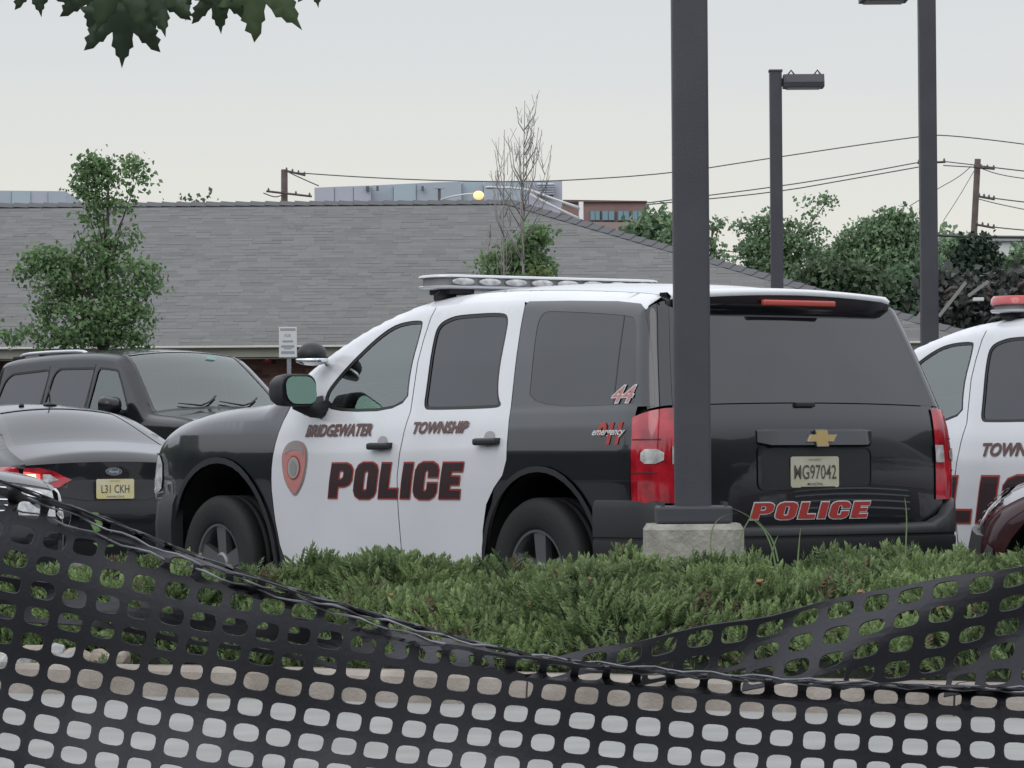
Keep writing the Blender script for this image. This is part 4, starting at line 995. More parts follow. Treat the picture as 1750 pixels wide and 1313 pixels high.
# ------------------------------------------------------------------ small plants and stones in the bed
GRB = varymat('blade_green', (.16, .24, .10), (.30, .38, .22), .6, trans=.3)
def blade(bm, pts, w):
    pts = [Vector(p) for p in pts]; n = len(pts); r_ = []
    for i, p in enumerate(pts):
        ww = w*(1-(i/(n-1))**2*.9); r_.append((bm.verts.new(p+Vector((-ww, 0, 0))), bm.verts.new(p+Vector((0, -ww*.5, 0))), bm.verts.new(p+Vector((ww, 0, 0)))))
    for i in range(n-1):
        for k in (0, 1): bm.faces.new((r_[i][k], r_[i][k+1], r_[i+1][k+1], r_[i+1][k]))
t = thing('grass_clump', 'tall thin grass blades arching beside the concrete lamp base', 'grass plant', at(1300, 945, 16.2))
o0 = t.location
for pts in ([(1262, 985), (1262, 920), (1285, 880), (1288, 865)], [(1325, 965), (1318, 930), (1300, 895), (1255, 868), (1215, 862)], [(1330, 960), (1322, 925), (1308, 905), (1290, 885)], [(1312, 985), (1318, 950), (1325, 925), (1330, 915)],
            [(1362, 985), (1364, 950), (1366, 925), (1368, 903)], [(1545, 985), (1548, 940), (1550, 880), (1546, 850)], [(1495, 975), (1510, 945), (1545, 937), (1580, 942)], [(1220, 985), (1212, 920), (1225, 885), (1260, 876)]):
    P = [tuple(np.array(p)) for p in chaikin(pts, 2, False)]
    bm = bmesh.new(); blade(bm, [at(a, b, 16.2)-o0 for a, b in P], .0038); bmobj('blade', bm, GRB, t, True)
t = thing('sapling', 'bright green young sapling poking up in front of the sedan bumper', 'plant', at(178, 960, 16.9)); o0 = t.location
bm = bmesh.new(); tube(bm, [at(178, 965, 16.9)-o0, at(176, 925, 16.9)-o0, at(173, 882, 16.9)-o0], [.005, .004, .002], 6); bmobj('stem', bm, GRB, t)
SAPL = varymat('sapling_green', (.13, .24, .07), (.24, .38, .14), .5, trans=.35)
for k in range(16):
    a = random.uniform(0, 6.28); z = random.uniform(.2, 1); c = at(177-4*z, 950-66*z, 16.9)-o0; L_ = random.uniform(.04, .075)*(1.2-.4*z)
    d = Vector((math.cos(a), math.sin(a)*.6, random.uniform(.2, .8))).normalized(); s_ = d.cross(Vector((0, 1, .3))).normalized()*L_*.22
    mesh('leaf', [c, c+d*L_*.5+s_, c+d*L_, c+d*L_*.5-s_, c+d*L_*.5+Vector((0, -.004, -.006))], [(0, 4, 1), (1, 4, 2), (2, 4, 3), (3, 4, 0)], SAPL, t)
STONE = [mat('stone_pale', (.50, .50, .48), .85, noise=(18, (.24, .24, .235)), bump=(30, .6, .02)), mat('stone_tan', (.36, .31, .26), .85, noise=(14, (.22, .19, .16)), bump=(30, .6, .02)), mat('stone_grey', (.26, .26, .27), .85, noise=(14, (.38, .38, .38)), bump=(30, .6, .02))]
def rock(name, c, s_, m, label=None, cat=None, group=None, parent=None, seed=0):
    r_ = random.Random(seed); bm = bmesh.new(); bmesh.ops.create_icosphere(bm, subdivisions=2, radius=1)
    pl = [(Vector((r_.gauss(0, 1), r_.gauss(0, 1), r_.gauss(0, 1))).normalized(), r_.uniform(.55, .85)) for _ in range(9)]
    for v in bm.verts:
        for n_, d_ in pl:
            k = v.co.dot(n_)
            if k > d_: v.co -= n_*(k-d_)
        v.co = Vector((v.co.x*s_[0], v.co.y*s_[1], v.co.z*s_[2]))
    o = bmobj(name, bm, m, parent); o.location = c; o.rotation_euler = (0, 0, r_.uniform(0, 6))
    if label: tag(o, label, cat, group)
    return o
STL = ['pale grey stone at the left end of the kerb, half hidden by junipers', 'chalky white stone with a dark crack left of the kerb', 'flat tan stone on the mulch behind the kerb', 'small grey stone wedged between two pale stones', 'rounded cream stone under the juniper edge',
       'dark grey angular stone beside the kerb end', 'broad white slab-like stone above the kerb', 'small tan stone closest to the juniper tips', 'low grey stone lying against the kerbstone', 'lumpy pale stone at the picture edge by the mulch', 'narrow pink-tan stone set on the kerb top', 'chipped grey stone among juniper sprigs']
for k, (px, py, w_) in enumerate(((12, 1135, 46), (52, 1150, 52), (95, 1128, 50), (28, 1168, 44), (135, 1130, 42), (-10, 1160, 50), (75, 1122, 40), (172, 1134, 40), (112, 1152, 36), (0, 1190, 48), (205, 1140, 36), (-25, 1130, 44))):
    Y_ = fy(at(px, py, 16).x)+.12+max(0, (1165-py))*.005; P = at(px, py, Y_); r_ = w_/2/FPX*Y_*1.15
    rock('stone', (P.x, P.y, max(P.z, .13)), (r_*1.4, r_*1.1, r_*1.0), STONE[k % 3], STL[k], 'stone', 'stones at the left end of the bed', seed=k)
FALL = varymat('fallen_leaf', (.20, .10, .05), (.30, .17, .09), .8)
FL = ['curled orange leaf caught on the junipers in front of the police SUV door', 'brown fallen leaf on the junipers below the rear wheel', 'small rust leaf on the junipers left of the lamp base', 'pale brown leaf seen through the folded net on the right', 'tan crumpled leaf near the right end of the junipers', 'orange leaf lying behind the left net', 'dry brown leaf low at the front of the junipers', 'yellowish leaf at the juniper edge above the kerb']
for k, (px, py) in enumerate(((745, 1062), (908, 1068), (1006, 1074), (1606, 1070), (1472, 1060), (215, 1095), (670, 1104), (1300, 1038))):
    Y_ = 15.9-.5*((px-875)/FPX*15.6); P = at(px, py, Y_); P.z = float(bed_h(np.array([P.x]), np.array([P.y]))[0])+.02; P = Vector(at(px, py, P.y)) if 0 else P
    s_ = random.uniform(.018, .030); a = random.uniform(0, 6)
    V = [(s_*math.cos(q+a)*(1 if i % 2 else .8), s_*.5*math.sin(i*1.7), s_*.6*math.sin(q+a)*(1 if i % 2 else .75)) for i, q in enumerate(np.linspace(0, 6.28, 11)[:-1])]+[(0, -.012, 0)]
    o = mesh('fallen_leaf', V, [(i, (i+1) % 10, 10) for i in range(10)], FALL); o.location = P; tag(o, FL[k], 'leaf', 'fallen leaves on the junipers')
# ------------------------------------------------------------------ black plastic mesh fence near the camera
NET = mat('net_black', (.036, .036, .043), .55, spec=.3, bump=(60, .25, .01))
xk = [-600, 0, 200, 500, 850, 1200, 1400, 1750, 2400]; sk = [.24, .21, .175, .14, .10, .085, .07, .045, .02]
xx = np.linspace(-600, 2400, 601); yy = np.concatenate([[0], np.cumsum(np.interp(xx[1:], xk, sk)*5)]); yy -= np.interp(1063, xx, yy); yy += 1217
EX = [-600, 0, 100, 200, 300, 400, 500, 600, 700, 800, 900, 1000, 1200, 1400, 1600, 1750, 2400]; EY = [650, 852, 884, 922, 958, 991, 1021, 1048, 1076, 1102, 1123, 1137, 1155, 1167, 1174, 1178, 1200]
def net_main(s, k):
    """s: column number, k: row line; gives a point of the net"""
    x = s*57.0; sl = np.interp(x, [0, 900, 1250, 1750], [-.22, -.20, -.10, -.03]); yb = np.interp(x, xx, yy)+43*k
    E_ = np.interp(x, EX, EY); q = (yb-E_)/10; ye = E_+10*np.log1p(np.exp(np.clip(q, -30, 30)))
    ye = np.where(q > 25, yb, ye)+np.sin(x/23.+k*1.7)*1.5*(q < 3)
    xo = x+sl*(ye-1217)
    wob = 1.2*np.sin(x*.011+k*.9)+.9*np.sin(k*1.3-x*.023)
    fold = np.where(q < 3, .05*np.sin(k*2.4+x*.004), 0)
    Yd = 7.0+.10*np.sin(x*.0042+.4)+.05*np.sin(x*.013)+.03*np.sin(k*.8)+fold
    return xo+wob, ye+wob*.6, Yd
def net_build(name, fn, s0, s1, k0, k1, parent, keep=None, hw=.385, hh=.355, th=.0028):
    V = []; F = []; m = 16; rj = random.Random(17)
    for s in range(s0, s1):
        for k in range(k0, k1):
            if keep and not keep(s+.5, k+.5): continue
            a = np.linspace(0, 2*np.pi, m+1)[:-1]
            ca, sa = np.cos(a), np.sin(a)
            sc = .5/np.maximum(abs(ca), abs(sa)); ou = np.c_[.5+ca*sc, .5+sa*sc]
            e = 2/(3.2+rj.uniform(-.5, .4)); w1, h1, ox, oy = hw*rj.uniform(.93, 1.03), hh*rj.uniform(.92, 1.05), rj.uniform(-.018, .018), rj.uniform(-.02, .02); io = np.c_[.5+ox+np.sign(ca)*abs(ca)**e*w1, .5+oy+np.sign(sa)*abs(sa)**e*h1]
            b = len(V); P = np.vstack([ou, io]); x, y, d = fn(s+P[:, 0], k+P[:, 1])
            V += [at(float(p), float(q), float(r_)) for p, q, r_ in zip(x, y, d)]
            F += [(b+i, b+m+i, b+m+(i+1) % m, b+(i+1) % m) for i in range(m)]
    o = mesh(name, V, F, NET, parent)
    me = o.data; bm = bmesh.new(); bm.from_mesh(me); bmesh.ops.remove_doubles(bm, verts=bm.verts, dist=.0004); bm.to_mesh(me); bm.free()
    md = o.modifiers.new('thick', 'SOLIDIFY'); md.thickness = th
    return o
fence = thing('mesh_fence', 'sagging black plastic mesh barrier with oval holes across the bottom of the view', 'fence', (0, 7, 0))
fence.location = (0, 0, 0)
net_build('net', net_main, -4, 37, -8, 14, fence)
def net_right(s, k):
    x = 930+s*60.; T = np.interp(x, [900, 1000, 1150, 1321, 1493, 1647, 1750, 2100], [1135, 1112, 1082, 1051, 1008, 983, 966, 905]); bt = np.interp(x, [900, 2100], [1150, 1190])
    y = T+(k+.0)*42-.0*x; 
    return x-.18*(y-T), y+2*np.sin(x*.03+k), 7.22+.04*np.sin(x*.01+k)
net_build('folded_net', net_right, 0, 19, 0, 6, fence, keep=lambda s, k: float(net_right(np.array(s), np.array(k))[1]) < np.interp(930+s*60., [900, 2100], [1142, 1180]), hw=.37, hh=.33)
def net_left(s, k):
    x = -240+s*54.; T = np.interp(x, [-240, 0, 150, 400, 700, 900], [960, 985, 1000, 1040, 1092, 1130]); y = T+k*37; bt = np.interp(x, [-240, 0, 500, 900], [1120, 1122, 1128, 1150])
    return x+.25*(y-T), y+3*np.sin(x*.02+k), 7.20+.05*np.sin(x*.012+k*1.3)
net_build('folded_net', net_left, 0, 20, 0, 5, fence, keep=lambda s, k: float(net_left(np.array(s), np.array(k))[1]) < np.interp(-240+s*54., [-240, 0, 180, 300, 500, 900], [1065, 1065, 1075, 1112, 1120, 1140]), hw=.34, hh=.29)
# glossy twisted top strands, sky sheen also painted in as a paler grey
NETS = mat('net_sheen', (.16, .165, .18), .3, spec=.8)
for j in (1, 3):
    bm = bmesh.new(); pts = []
    for i in range(90):
        x = -200+i*24; E_ = np.interp(x, EX, EY); o_ = (j-2)*5*(1+.5*math.sin(x*.006+j)); o_ *= np.interp(x, [0, 500, 1000, 1700], [2.0, 1.3, .8, .5])
        pts.append(at(x, E_+o_+3*math.sin(x*.07+j*2), 6.97+.03*math.sin(x*.05+j*1.7)+.10*math.sin(x*.0042+.4)+.05*math.sin(x*.013)))
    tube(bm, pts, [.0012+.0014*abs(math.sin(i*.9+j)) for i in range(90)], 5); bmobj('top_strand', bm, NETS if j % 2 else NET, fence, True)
# ------------------------------------------------------------------ maple leaves hanging into the top of the view
MAP = varymat('maple_leaf', (.030, .050, .026), (.050, .080, .038), .55, trans=.30)
MAPM = [mat('leaf_green_%s' % w_, c_, .5) for w_, c_ in (('dark', (.042, .070, .036)), ('mid', (.058, .094, .046)), ('light', (.080, .124, .052)))]
for m_ in MAPM:
    n_ = m_.node_tree.nodes; l_ = m_.node_tree.links; p_ = n_['Principled BSDF']; tl_ = n_.new('ShaderNodeBsdfTranslucent'); tl_.inputs[0].default_value = p_.inputs['Base Color'].default_value
    mx_ = n_.new('ShaderNodeMixShader'); mx_.inputs[0].default_value = .4; l_.new(p_.outputs[0], mx_.inputs[1]); l_.new(tl_.outputs[0], mx_.inputs[2]); l_.new(mx_.outputs[0], n_['Material Output'].inputs[0])
half = [(0, 1.0), (.045, .84), (.10, .80), (.11, .70), (.17, .66), (.15, .54), (.16, .44), (.24, .50), (.30, .60), (.36, .60), (.45, .70), (.60, .74), (.56, .62), (.60, .54), (.52, .48), (.56, .40), (.46, .34), (.40, .26), (.50, .25), (.52, .18), (.62, .15), (.70, .06), (.56, .04), (.52, -.03), (.42, -.02), (.30, -.10), (.16, -.08), (.05, -.02)]
maple_out = [(a, -b) for a, b in half]+[(-a, -b) for a, b in half[1:]][::-1]
def maple_leaf(parent, px, py, sz, ang, Y_, curl=.2, tilt=0., m_=None):
    """leaf whose stalk end is at the pixel, tip pointing down turned by ang"""
    P, F = fill(maple_out, (), .16); r_ = np.hypot(P[:, 0], P[:, 1]); z = curl*r_**2*.35-.10*abs(P[:, 0])+.03*np.sin(P[:, 0]*9)
    c, s_ = math.cos(R(ang)), math.sin(R(ang)); x = P[:, 0]*c-P[:, 1]*s_; y = P[:, 0]*s_+P[:, 1]*c; o = at(px, py, Y_)
    V = [(o.x+a*sz, o.y+q*sz+b*sz*tilt, o.z+b*sz) for a, b, q in zip(x, y, z)]
    l_ = mesh('leaf', V, F, m_ or MAPM[0], parent, True)
    md = l_.modifiers.new('thick', 'SOLIDIFY'); md.thickness = .0008
    bm = bmesh.new(); tube(bm, [o, o+Vector((.004, .004, .03)), o+Vector((.0, .01, .07))], .0012, 5); bmobj('leaf_stalk', bm, MAPM[2], parent)
br = thing('maple_branch', 'dark green maple leaves hanging from a branch into the top left corner', 'tree branch')
for k, a_ in enumerate(((212, 8, .088, -2, 5.2, .2, .1, 0), (172, -30, .078, -12, 5.25, .3, 0, 0), (262, -22, .072, 14, 5.15, .1, .2, 1), (248, -48, .10, 4, 5.3, .2, .1, 0), (205, -62, .10, -20, 5.1, .2, 0, 1), (60, -42, .058, 8, 5.2, .2, 0, 0), (92, -48, .052, 20, 5.3, .3, 0, 1), (308, -46, .066, 6, 5.2, .3, 0, 0),
            (372, -22, .066, 4, 5.25, .2, .1, 1), (398, -40, .062, 24, 5.2, .2, 0, 0), (436, -50, .104, 38, 5.2, .1, 0, 2), (536, -42, .046, 8, 5.3, .2, 0, 1), (140, -70, .07, -30, 5.35, .2, 0, 0), (330, -75, .08, -10, 5.35, .2, 0, 0))):
    maple_leaf(br, *a_[:7], m_=MAPM[a_[7]])
BARK = mat('bark', (.075, .06, .048), .9, bump=(40, .8, .02), noise=(8, (.12, .10, .085)))
bm = bmesh.new(); tube(bm, [at(-260, -120, 5.2), at(60, -95, 5.22), at(300, -100, 5.25), at(560, -88, 5.25), at(700, -110, 5.3)], [.012, .009, .007, .004, .002], 8); bmobj('twig', bm, BARK, br, True)
# ------------------------------------------------------------------ lamp poles
BRZ = mat('pole_bronze', (.043, .044, .054), .5, noise=(3, (.056, .057, .068)), bump=(200, .25, .004))
BASE = mat('base_concrete', (.42, .405, .365), .85, noise=(9, (.25, .235, .205)), bump=(40, .8))
def lamp_pole(px, Y_, wid, top_z, label, z0=0., heads=(1,), base=False, arm=.25, head_l=.62, head_h=.20, lean=0.):
    P = at(px, 850, Y_); t = thing('lamp_pole', label, 'lamp post', (P.x, P.y, z0), 0, 'square bronze lamp poles of the parking lot')
    zb = .735 if base else .10
    bm = bmesh.new(); box(bm, (0, 0, (zb+top_z)/2), (wid, wid, top_z-zb), bevel=wid*.08); bmobj('pole', bm, BRZ, t)
    if base:
        bm = bmesh.new(); box(bm, (0, 0, zb-.0), (wid*2.1, wid*2.1, .075), bevel=.012); bmobj('base_cover', bm, BRZ, t)
        r_ = .228; ring = [(r_*math.cos(R(22.5+45*i)), r_*math.sin(R(22.5+45*i))) for i in range(8)]
        q = .2145; ch = .05; ring = [(q, -q+ch), (q, q-ch), (q-ch, q), (-q+ch, q), (-q, q-ch), (-q, -q+ch), (-q+ch, -q), (q-ch, -q)]
        loft('concrete_base', [[(a, b, -.05) for a, b in ring], [(a, b, zb-.065) for a, b in ring], [(a*.93, b*.93, zb-.040) for a, b in ring]], BASE, t, smooth=False)
        for a, b in ((.11, .11), (-.11, .11), (.11, -.11), (-.11, -.11)):
            bm = bmesh.new(); tube(bm, [(a*1.25, b*1.25, zb-.04), (a*1.25, b*1.25, zb+.055)], .011, 6); bmobj('anchor_bolt', bm, BRZ, t)
    else:
        bm = bmesh.new(); tube(bm, [(0, 0, -.05), (0, 0, .5)], .24, 16); bmobj('concrete_base', bm, BASE, t)
    bm = bmesh.new(); box(bm, (0, 0, top_z+.012), (wid*1.12, wid*1.12, .025)); bmobj('pole_cap', bm, BRZ, t)
    for hd in heads:
        bm = bmesh.new(); box(bm, (hd*(wid/2+arm/2), 0, top_z-.13), (arm, .07, .10)); bmobj('arm', bm, BRZ, t)
        x0_ = hd*(wid/2+arm); x1_ = x0_+hd*head_l
        secs = [[(x, y*k, top_z-.04+z) for y, z in ((-.17, -.16), (.17, -.16), (.18, -.10), (.13, .0), (-.13, .0), (-.18, -.10))] for x, k in ((x0_, .8), (x0_+hd*.04, 1), (x1_-hd*.03, 1), (x1_, .9))]
        hdO = loft('lamp_head', secs, BRZ, t, smooth=False)
        bm = bmesh.new(); box(bm, ((x0_+x1_)/2, 0, top_z-.205), (head_l*.82, .28, .012)); bmobj('lens', bm, mat('lens_grey', (.25, .25, .24), .3) if 'lens_grey' not in MATS else MATS['lens_grey'], hdO)
        for f_ in (.2, .85):
            bm = bmesh.new(); tube(bm, [(x0_+(x1_-x0_)*f_-.045, 0, top_z-.04), (x0_+(x1_-x0_)*f_, 0, top_z+.02), (x0_+(x1_-x0_)*f_+.045, 0, top_z-.04)], .012, 6); bmobj('lamp_lug', bm, BRZ, hdO)
    return t
p1 = lamp_pole(1184, 16.75, .157, 6.2, 'thickest dark lamp pole, on a chamfered concrete base in the juniper bed', base=True, heads=(-1, 1))
p2 = lamp_pole(1331, 47, .150, 5.48, 'dark lamp pole with one box lamp head rising behind the police SUV roof', z0=lot_z(47), arm=.02, head_l=.50)
p3 = lamp_pole(1591, 34, .152, 5.19, 'dark lamp pole behind the gap between the police SUVs, its head cut off', z0=lot_z(34), heads=(-1,), arm=.10, head_l=.42)
# ------------------------------------------------------------------ low building with the shingled hip roof
YE, YR = 55.0, 61.9; ZE = at(875, 588, YE).z; ZR = at(875, 347, YR).z
XL = -17.0; XC = at(1690, 574, YE).x; XR = at(872, 347, YR).x
bld = thing('low_building', 'long low brick building with a big grey shingle hip roof and cream gutter', 'building', (0, 0, 0))
bm = bmesh.new(); G0 = lot_z(YE)-.4
WY = YE+.45
box(bm, ((XL+XC-.5)/2, WY+6.4+.12, (G0+ZE-.17)/2), (XC-.5-XL, 12.8, ZE-.17-G0)); bmobj('wall', bm, mat('brick_mortar', (.17, .15, .14), .9), bld)
BRK = varymat('brick_red', (.085, .038, .030), (.20, .105, .080), .9)
def brick_rows(x0, x1, z0, z1, single):
    V = []; F = []; r_ = random.Random(5)
    bq = [(0, 1, 2, 3), (0, 4, 5, 1), (1, 5, 6, 2), (2, 6, 7, 3), (3, 7, 4, 0)]
    row = 0; z = z0
    while z < z1:
        x = x0-(.103 if row % 2 else 0)
        while x < x1:
            a, b = max(x, x0)+.005, min(x+.206, x1)-.005
            if b-a > .02:
                y = WY+.11+r_.uniform(-.004, .004); c = [(a, y, z+.005), (b, y, z+.005), (b, y, z+.063), (a, y, z+.063)]; c += [(p, WY+.145, q) for p, _, q in c]
                fq = [tuple(reversed(f)) for f in bq]
                if single: mesh('brick', c, fq, BRK1[r_.randrange(4)], bld)
                else:
                    n = len(V); V.extend(c); F.extend(tuple(n+i for i in f) for f in fq)
            x += .206
        z += .068; row += 1
    return V, F
BRK1 = [mat('brick_tone_%s' % n_, c_, .9) for n_, c_ in (('dark', (.09, .040, .032)), ('red', (.14, .062, .045)), ('brown', (.17, .085, .062)), ('pale', (.21, .115, .085)))]
xa, xb = at(352, 640, WY).x, at(560, 640, WY).x; za, zb_ = at(450, 690, WY).z, ZE-.19
za = ZE-.19-.068*round((ZE-.19-za)/.068)
brick_rows(xa, xb, za, zb_, True)
V1, F1 = brick_rows(XL+.1, xa, za-.068*14, zb_, False); V2, F2 = brick_rows(xb, XC-.55, za-.068*14, zb_, False); V3, F3 = brick_rows(xa, xb, za-.068*14, za-.001, False)
V = V1+V2+V3; F = F1+[tuple(len(V1)+i for i in f) for f in F2]+[tuple(len(V1)+len(V2)+i for i in f) for f in F3]
tag(mesh('bricks', V, F, BRK, bld), kind='stuff')
CRM = mat('gutter_cream', (.62, .60, .54), .5); FAS = mat('fascia_tan', (.31, .30, .25), .6, noise=(2, (.26, .25, .21)))
bm = bmesh.new(); box(bm, ((XL+XC)/2, YE-.02, ZE-.014), (XC-XL+.1, .10, .030), bevel=.006); bmobj('gutter', bm, CRM, bld)
bm = bmesh.new(); box(bm, ((XL+XC)/2, YE+.05, ZE-.105), (XC-XL, .04, .15)); bmobj('fascia', bm, FAS, bld)
bm = bmesh.new(); box(bm, ((XL+XC)/2, YE+.28, ZE-.175), (XC-XL, .50, .02)); bmobj('soffit', bm, FAS, bld)
for x_ in (at(1585, 600, YE).x,):
    bm = bmesh.new(); box(bm, (x_, YE+.1, ZE-1.6), (.07, .05, 3.0)); bmobj('downpipe', bm, CRM, bld)
bm = bmesh.new(); P = at(456, 613, WY); box(bm, (P.x, WY+.06, P.z), (.13, .08, .14), bevel=.01); al_ = bmobj('alarm_box', bm, LRED, bld)
bm = bmesh.new(); box(bm, (P.x, WY+.01, P.z), (.045, .03, .05)); bmobj('alarm_lens', bm, LWHT, al_)
# roof planes
RF = mat('roof_deck', (.15, .154, .158), .9); YB = YR+(YR-YE)
V = [(XL, YE, ZE), (XC, YE, ZE), (XC, YB, ZE), (XL, YB, ZE), (XL, YR, ZR), (XR, YR, ZR)]
roof = mesh('roof', V, [(0, 1, 5, 4), (1, 2, 5), (2, 3, 4, 5)], RF, bld)
SHG = varymat('shingle_grey', (.136, .137, .134), (.168, .169, .167), .95)
SH1 = [mat('shingle_tone_%s' % n_, c_, .95, noise=(40, tuple(v*.8 for v in c_))) for n_, c_ in (('dark', (.138, .139, .137)), ('mid', (.147, .148, .146)), ('brownish', (.153, .150, .145)), ('pale', (.160, .162, .161)))]
sl = Vector((0, YR-YE, ZR-ZE)); SL = sl.length; up = sl.normalized(); nn_ = Vector((0, -up.z, up.y))
rows = 46; ex_ = SL/rows; V = []; F = []; single = 0; r_ = random.Random(3)
for j in range(rows):
    s0 = j*ex_; s1 = min(SL, s0+ex_*1.12); xr = XC+(XR-XC)*(s0/SL); x = XL-r_.uniform(0, .3)
    while x < xr:
        wd = r_.choice((.16, .22, .30, .34)); a, b = x, min(x+wd-.002, xr)
        if b > XL and b-a > .03:
            lift = .0065+r_.choice((0, .001, .004)); dr = r_.choice((0, 0, .006, .016))
            A = Vector((a, YE, ZE)); 
            c = [Vector((a, YE, ZE))+up*(s0-dr)+nn_*lift, Vector((b, YE, ZE))+up*(s0-dr)+nn_*lift, Vector((b, YE, ZE))+up*s1+nn_*.006, Vector((a, YE, ZE))+up*s1+nn_*.006, Vector((a, YE, ZE))+up*(s0-dr)+nn_*.001, Vector((b, YE, ZE))+up*(s0-dr)+nn_*.001]
            fs = [(0, 1, 2, 3), (4, 5, 1, 0)]
            vis = j < 6 and -4.2 < x < 6
            if vis and single < 300 and j < 5: mesh('shingle', c, fs, SH1[r_.randrange(4)], roof); single += 1
            else:
                n = len(V); V.extend(c); F.extend(tuple(n+i for i in f) for f in fs)
        x += wd
SHM = MATS['shingle_grey']; n_ = SHM.node_tree.nodes; l_ = SHM.node_tree.links
tag(mesh('shingles', V, F, SHG, roof), kind='stuff')
CAPM = mat('ridge_cap_grey', (.11, .112, .12), .9)
def ridge_caps(a, b):
    a, b = Vector(a), Vector(b); L = (b-a).length; n = int(L/.24); d = (b-a)/n
    sd = d.cross(Vector((0, 0, 1))).normalized()
    V = []; F = []
    for i in range(n):
        p, q = a+d*i, a+d*(i+1.15); k = len(V)
        V += [p-sd*.15-Vector((0, 0, .02)), p+Vector((0, 0, .062)), p+sd*.15-Vector((0, 0, .02)), q-sd*.15-Vector((0, 0, .035)), q+Vector((0, 0, .038)), q+sd*.15-Vector((0, 0, .035))]
        F += [(k, k+1, k+4, k+3), (k+1, k+2, k+5, k+4), (k, k+2, k+1)]
    return V, F
V, F = ridge_caps((XL, YR, ZR), (XR+.1, YR, ZR)); V2, F2 = ridge_caps((XC, YE, ZE), (XR, YR, ZR+.01)); V3, F3 = ridge_caps((XC, YB, ZE), (XR, YR, ZR))
n = len(V); m = n+len(V2); tag(mesh('ridge_caps', V+V2+V3, F+[tuple(n+i for i in f) for f in F2]+[tuple(m+i for i in f) for f in F3], CAPM, roof), kind='stuff')
# ------------------------------------------------------------------ buildings beyond
BLU = [mat('panel_blue_grey', (.36, .41, .47), .6, noise=(.5, (.40, .45, .51))), mat('panel_lavender', (.41, .43, .50), .6, noise=(.5, (.44, .46, .53))), mat('panel_pale_blue', (.38, .46, .51), .6)]  # panels lightened: distant haze is put into their colour
YF = 150.
def slabbox(name, px0, py0, px1, py1, Y_, dep, m, parent, pyb=None):
    """upright block whose top edge runs from (px0, py0) to (px1, py1)"""
    a, b = at(px0, py0, Y_), at(px1, py1, Y_); zb = at(px0, pyb or 470, Y_).z
    V = [(a.x, Y_, zb), (b.x, Y_, zb), (b.x, Y_, b.z), (a.x, Y_, a.z)]; V += [(x, Y_+dep, z) for x, _, z in V]
    return mesh(name, V, [(0, 1, 2, 3), (5, 4, 7, 6), (4, 0, 3, 7), (1, 5, 6, 2), (3, 2, 6, 7), (0, 4, 5, 1)], m, parent)
fb = thing('metal_building', 'long blue-grey metal-clad building rising behind the shingle roof', 'building', (0, 0, 0))
edges_ = [537, 571, 604, 634, 672, 711, 750, 789, 826, 864, 903, 961]
tops_ = [321, 319.5, 318.3, 317.2, 315.3, 313.4, 311.6, 310.6, 310.0, 309.5, 309.0, 308]
for i in range(11): slabbox('wall_panel', edges_[i]+.4, tops_[i], edges_[i+1]-.4, tops_[i+1], YF+(.3 if i in (3, 7) else 0)+.08*(i % 2), 24, BLU[(1, 1, 1, 0, 2, 0, 0, 2, 0, 2, 1)[i]], fb)
a, b = at(918, 314, YF-.2), at(946, 334, YF-.2); bm = bmesh.new(); box(bm, ((a.x+b.x)/2, YF-.1, (a.z+b.z)/2), (b.x-a.x, .5, a.z-b.z)); lv = bmobj('louvre', bm, mat('louvre_dark', (.10, .11, .13), .6), fb)
for k in range(5): bm = bmesh.new(); box(bm, ((a.x+b.x)/2, YF-.42, b.z+(a.z-b.z)*(k+.5)/5), (b.x-a.x, .1, .05), Matrix.Rotation(.6, 4, 'X')); bmobj('slat', bm, BLU[0], lv)
for px_, w_ in ((628, 5), (722, 4), (645, 4)):
    P = at(px_, 322, YF-.2); bm = bmesh.new(); box(bm, (P.x, YF-.1, P.z), (w_*YF/FPX, .2, .18)); bmobj('wall_vent', bm, MATS['louvre_dark'], fb)
fb2 = thing('metal_building', 'blue-grey block at the far left edge behind the roof and young tree', 'building', (0, 0, 0))
e2 = [-60, -20, 20, 52, 82, 112]
for i in range(5): slabbox('wall_panel', e2[i]+.3, 325.5+.3*i, e2[i+1]-.3, 325.8+.3*i, YF+.08*(i % 2), 20, BLU[(1, 0, 2, 1, 0)[i]], fb2)
bb = thing('brick_building', 'reddish brick office block with a strip of blue windows right of the metal building', 'building', (0, 0, 0))
YQ = 135.
slabbox('wall', 962, 343, 1105, 345, YQ, 20, mat('far_brick', (.24, .15, .14), .9, noise=(1.5, (.27, .17, .155))), bb)
slabbox('lower_band', 1000, 379, 1107, 381, YQ-.25, 1, mat('band_tan', (.30, .235, .21), .85), bb)
slabbox('parapet', 962, 341.5, 1106, 343.5, YQ-.12, 20.3, mat('parapet_brown', (.13, .085, .08), .8), bb, 346)
for k, (x0_, x1_) in enumerate(((1008, 1026), (1028, 1051), (1055, 1076), (1080, 1100))):
    a, b = at(x0_, 360, YQ-.06), at(x1_, 378, YQ-.06); bm = bmesh.new(); box(bm, ((a.x+b.x)/2, YQ-.04, (a.z+b.z)/2), (b.x-a.x, .1, a.z-b.z)); w_ = bmobj('window', bm, mat('window_frame_grey', (.14, .16, .18), .5) if k == 0 else MATS['window_frame_grey'], bb)
    for q in (0, 1):
        xm = a.x+(b.x-a.x)*(.27+.46*q); bm = bmesh.new(); box(bm, (xm, YQ-.12, (a.z+b.z)/2), ((b.x-a.x)*.40, .05, (a.z-b.z)*.82)); bmobj('pane', bm, MATS.get('far_glass') or mat('far_glass', (.16, .27, .33), .25, spec=.8), w_)
wb = thing('white_warehouse', 'white flat-roofed building seen beyond the conifer at the right edge', 'building', (0, 0, 0))
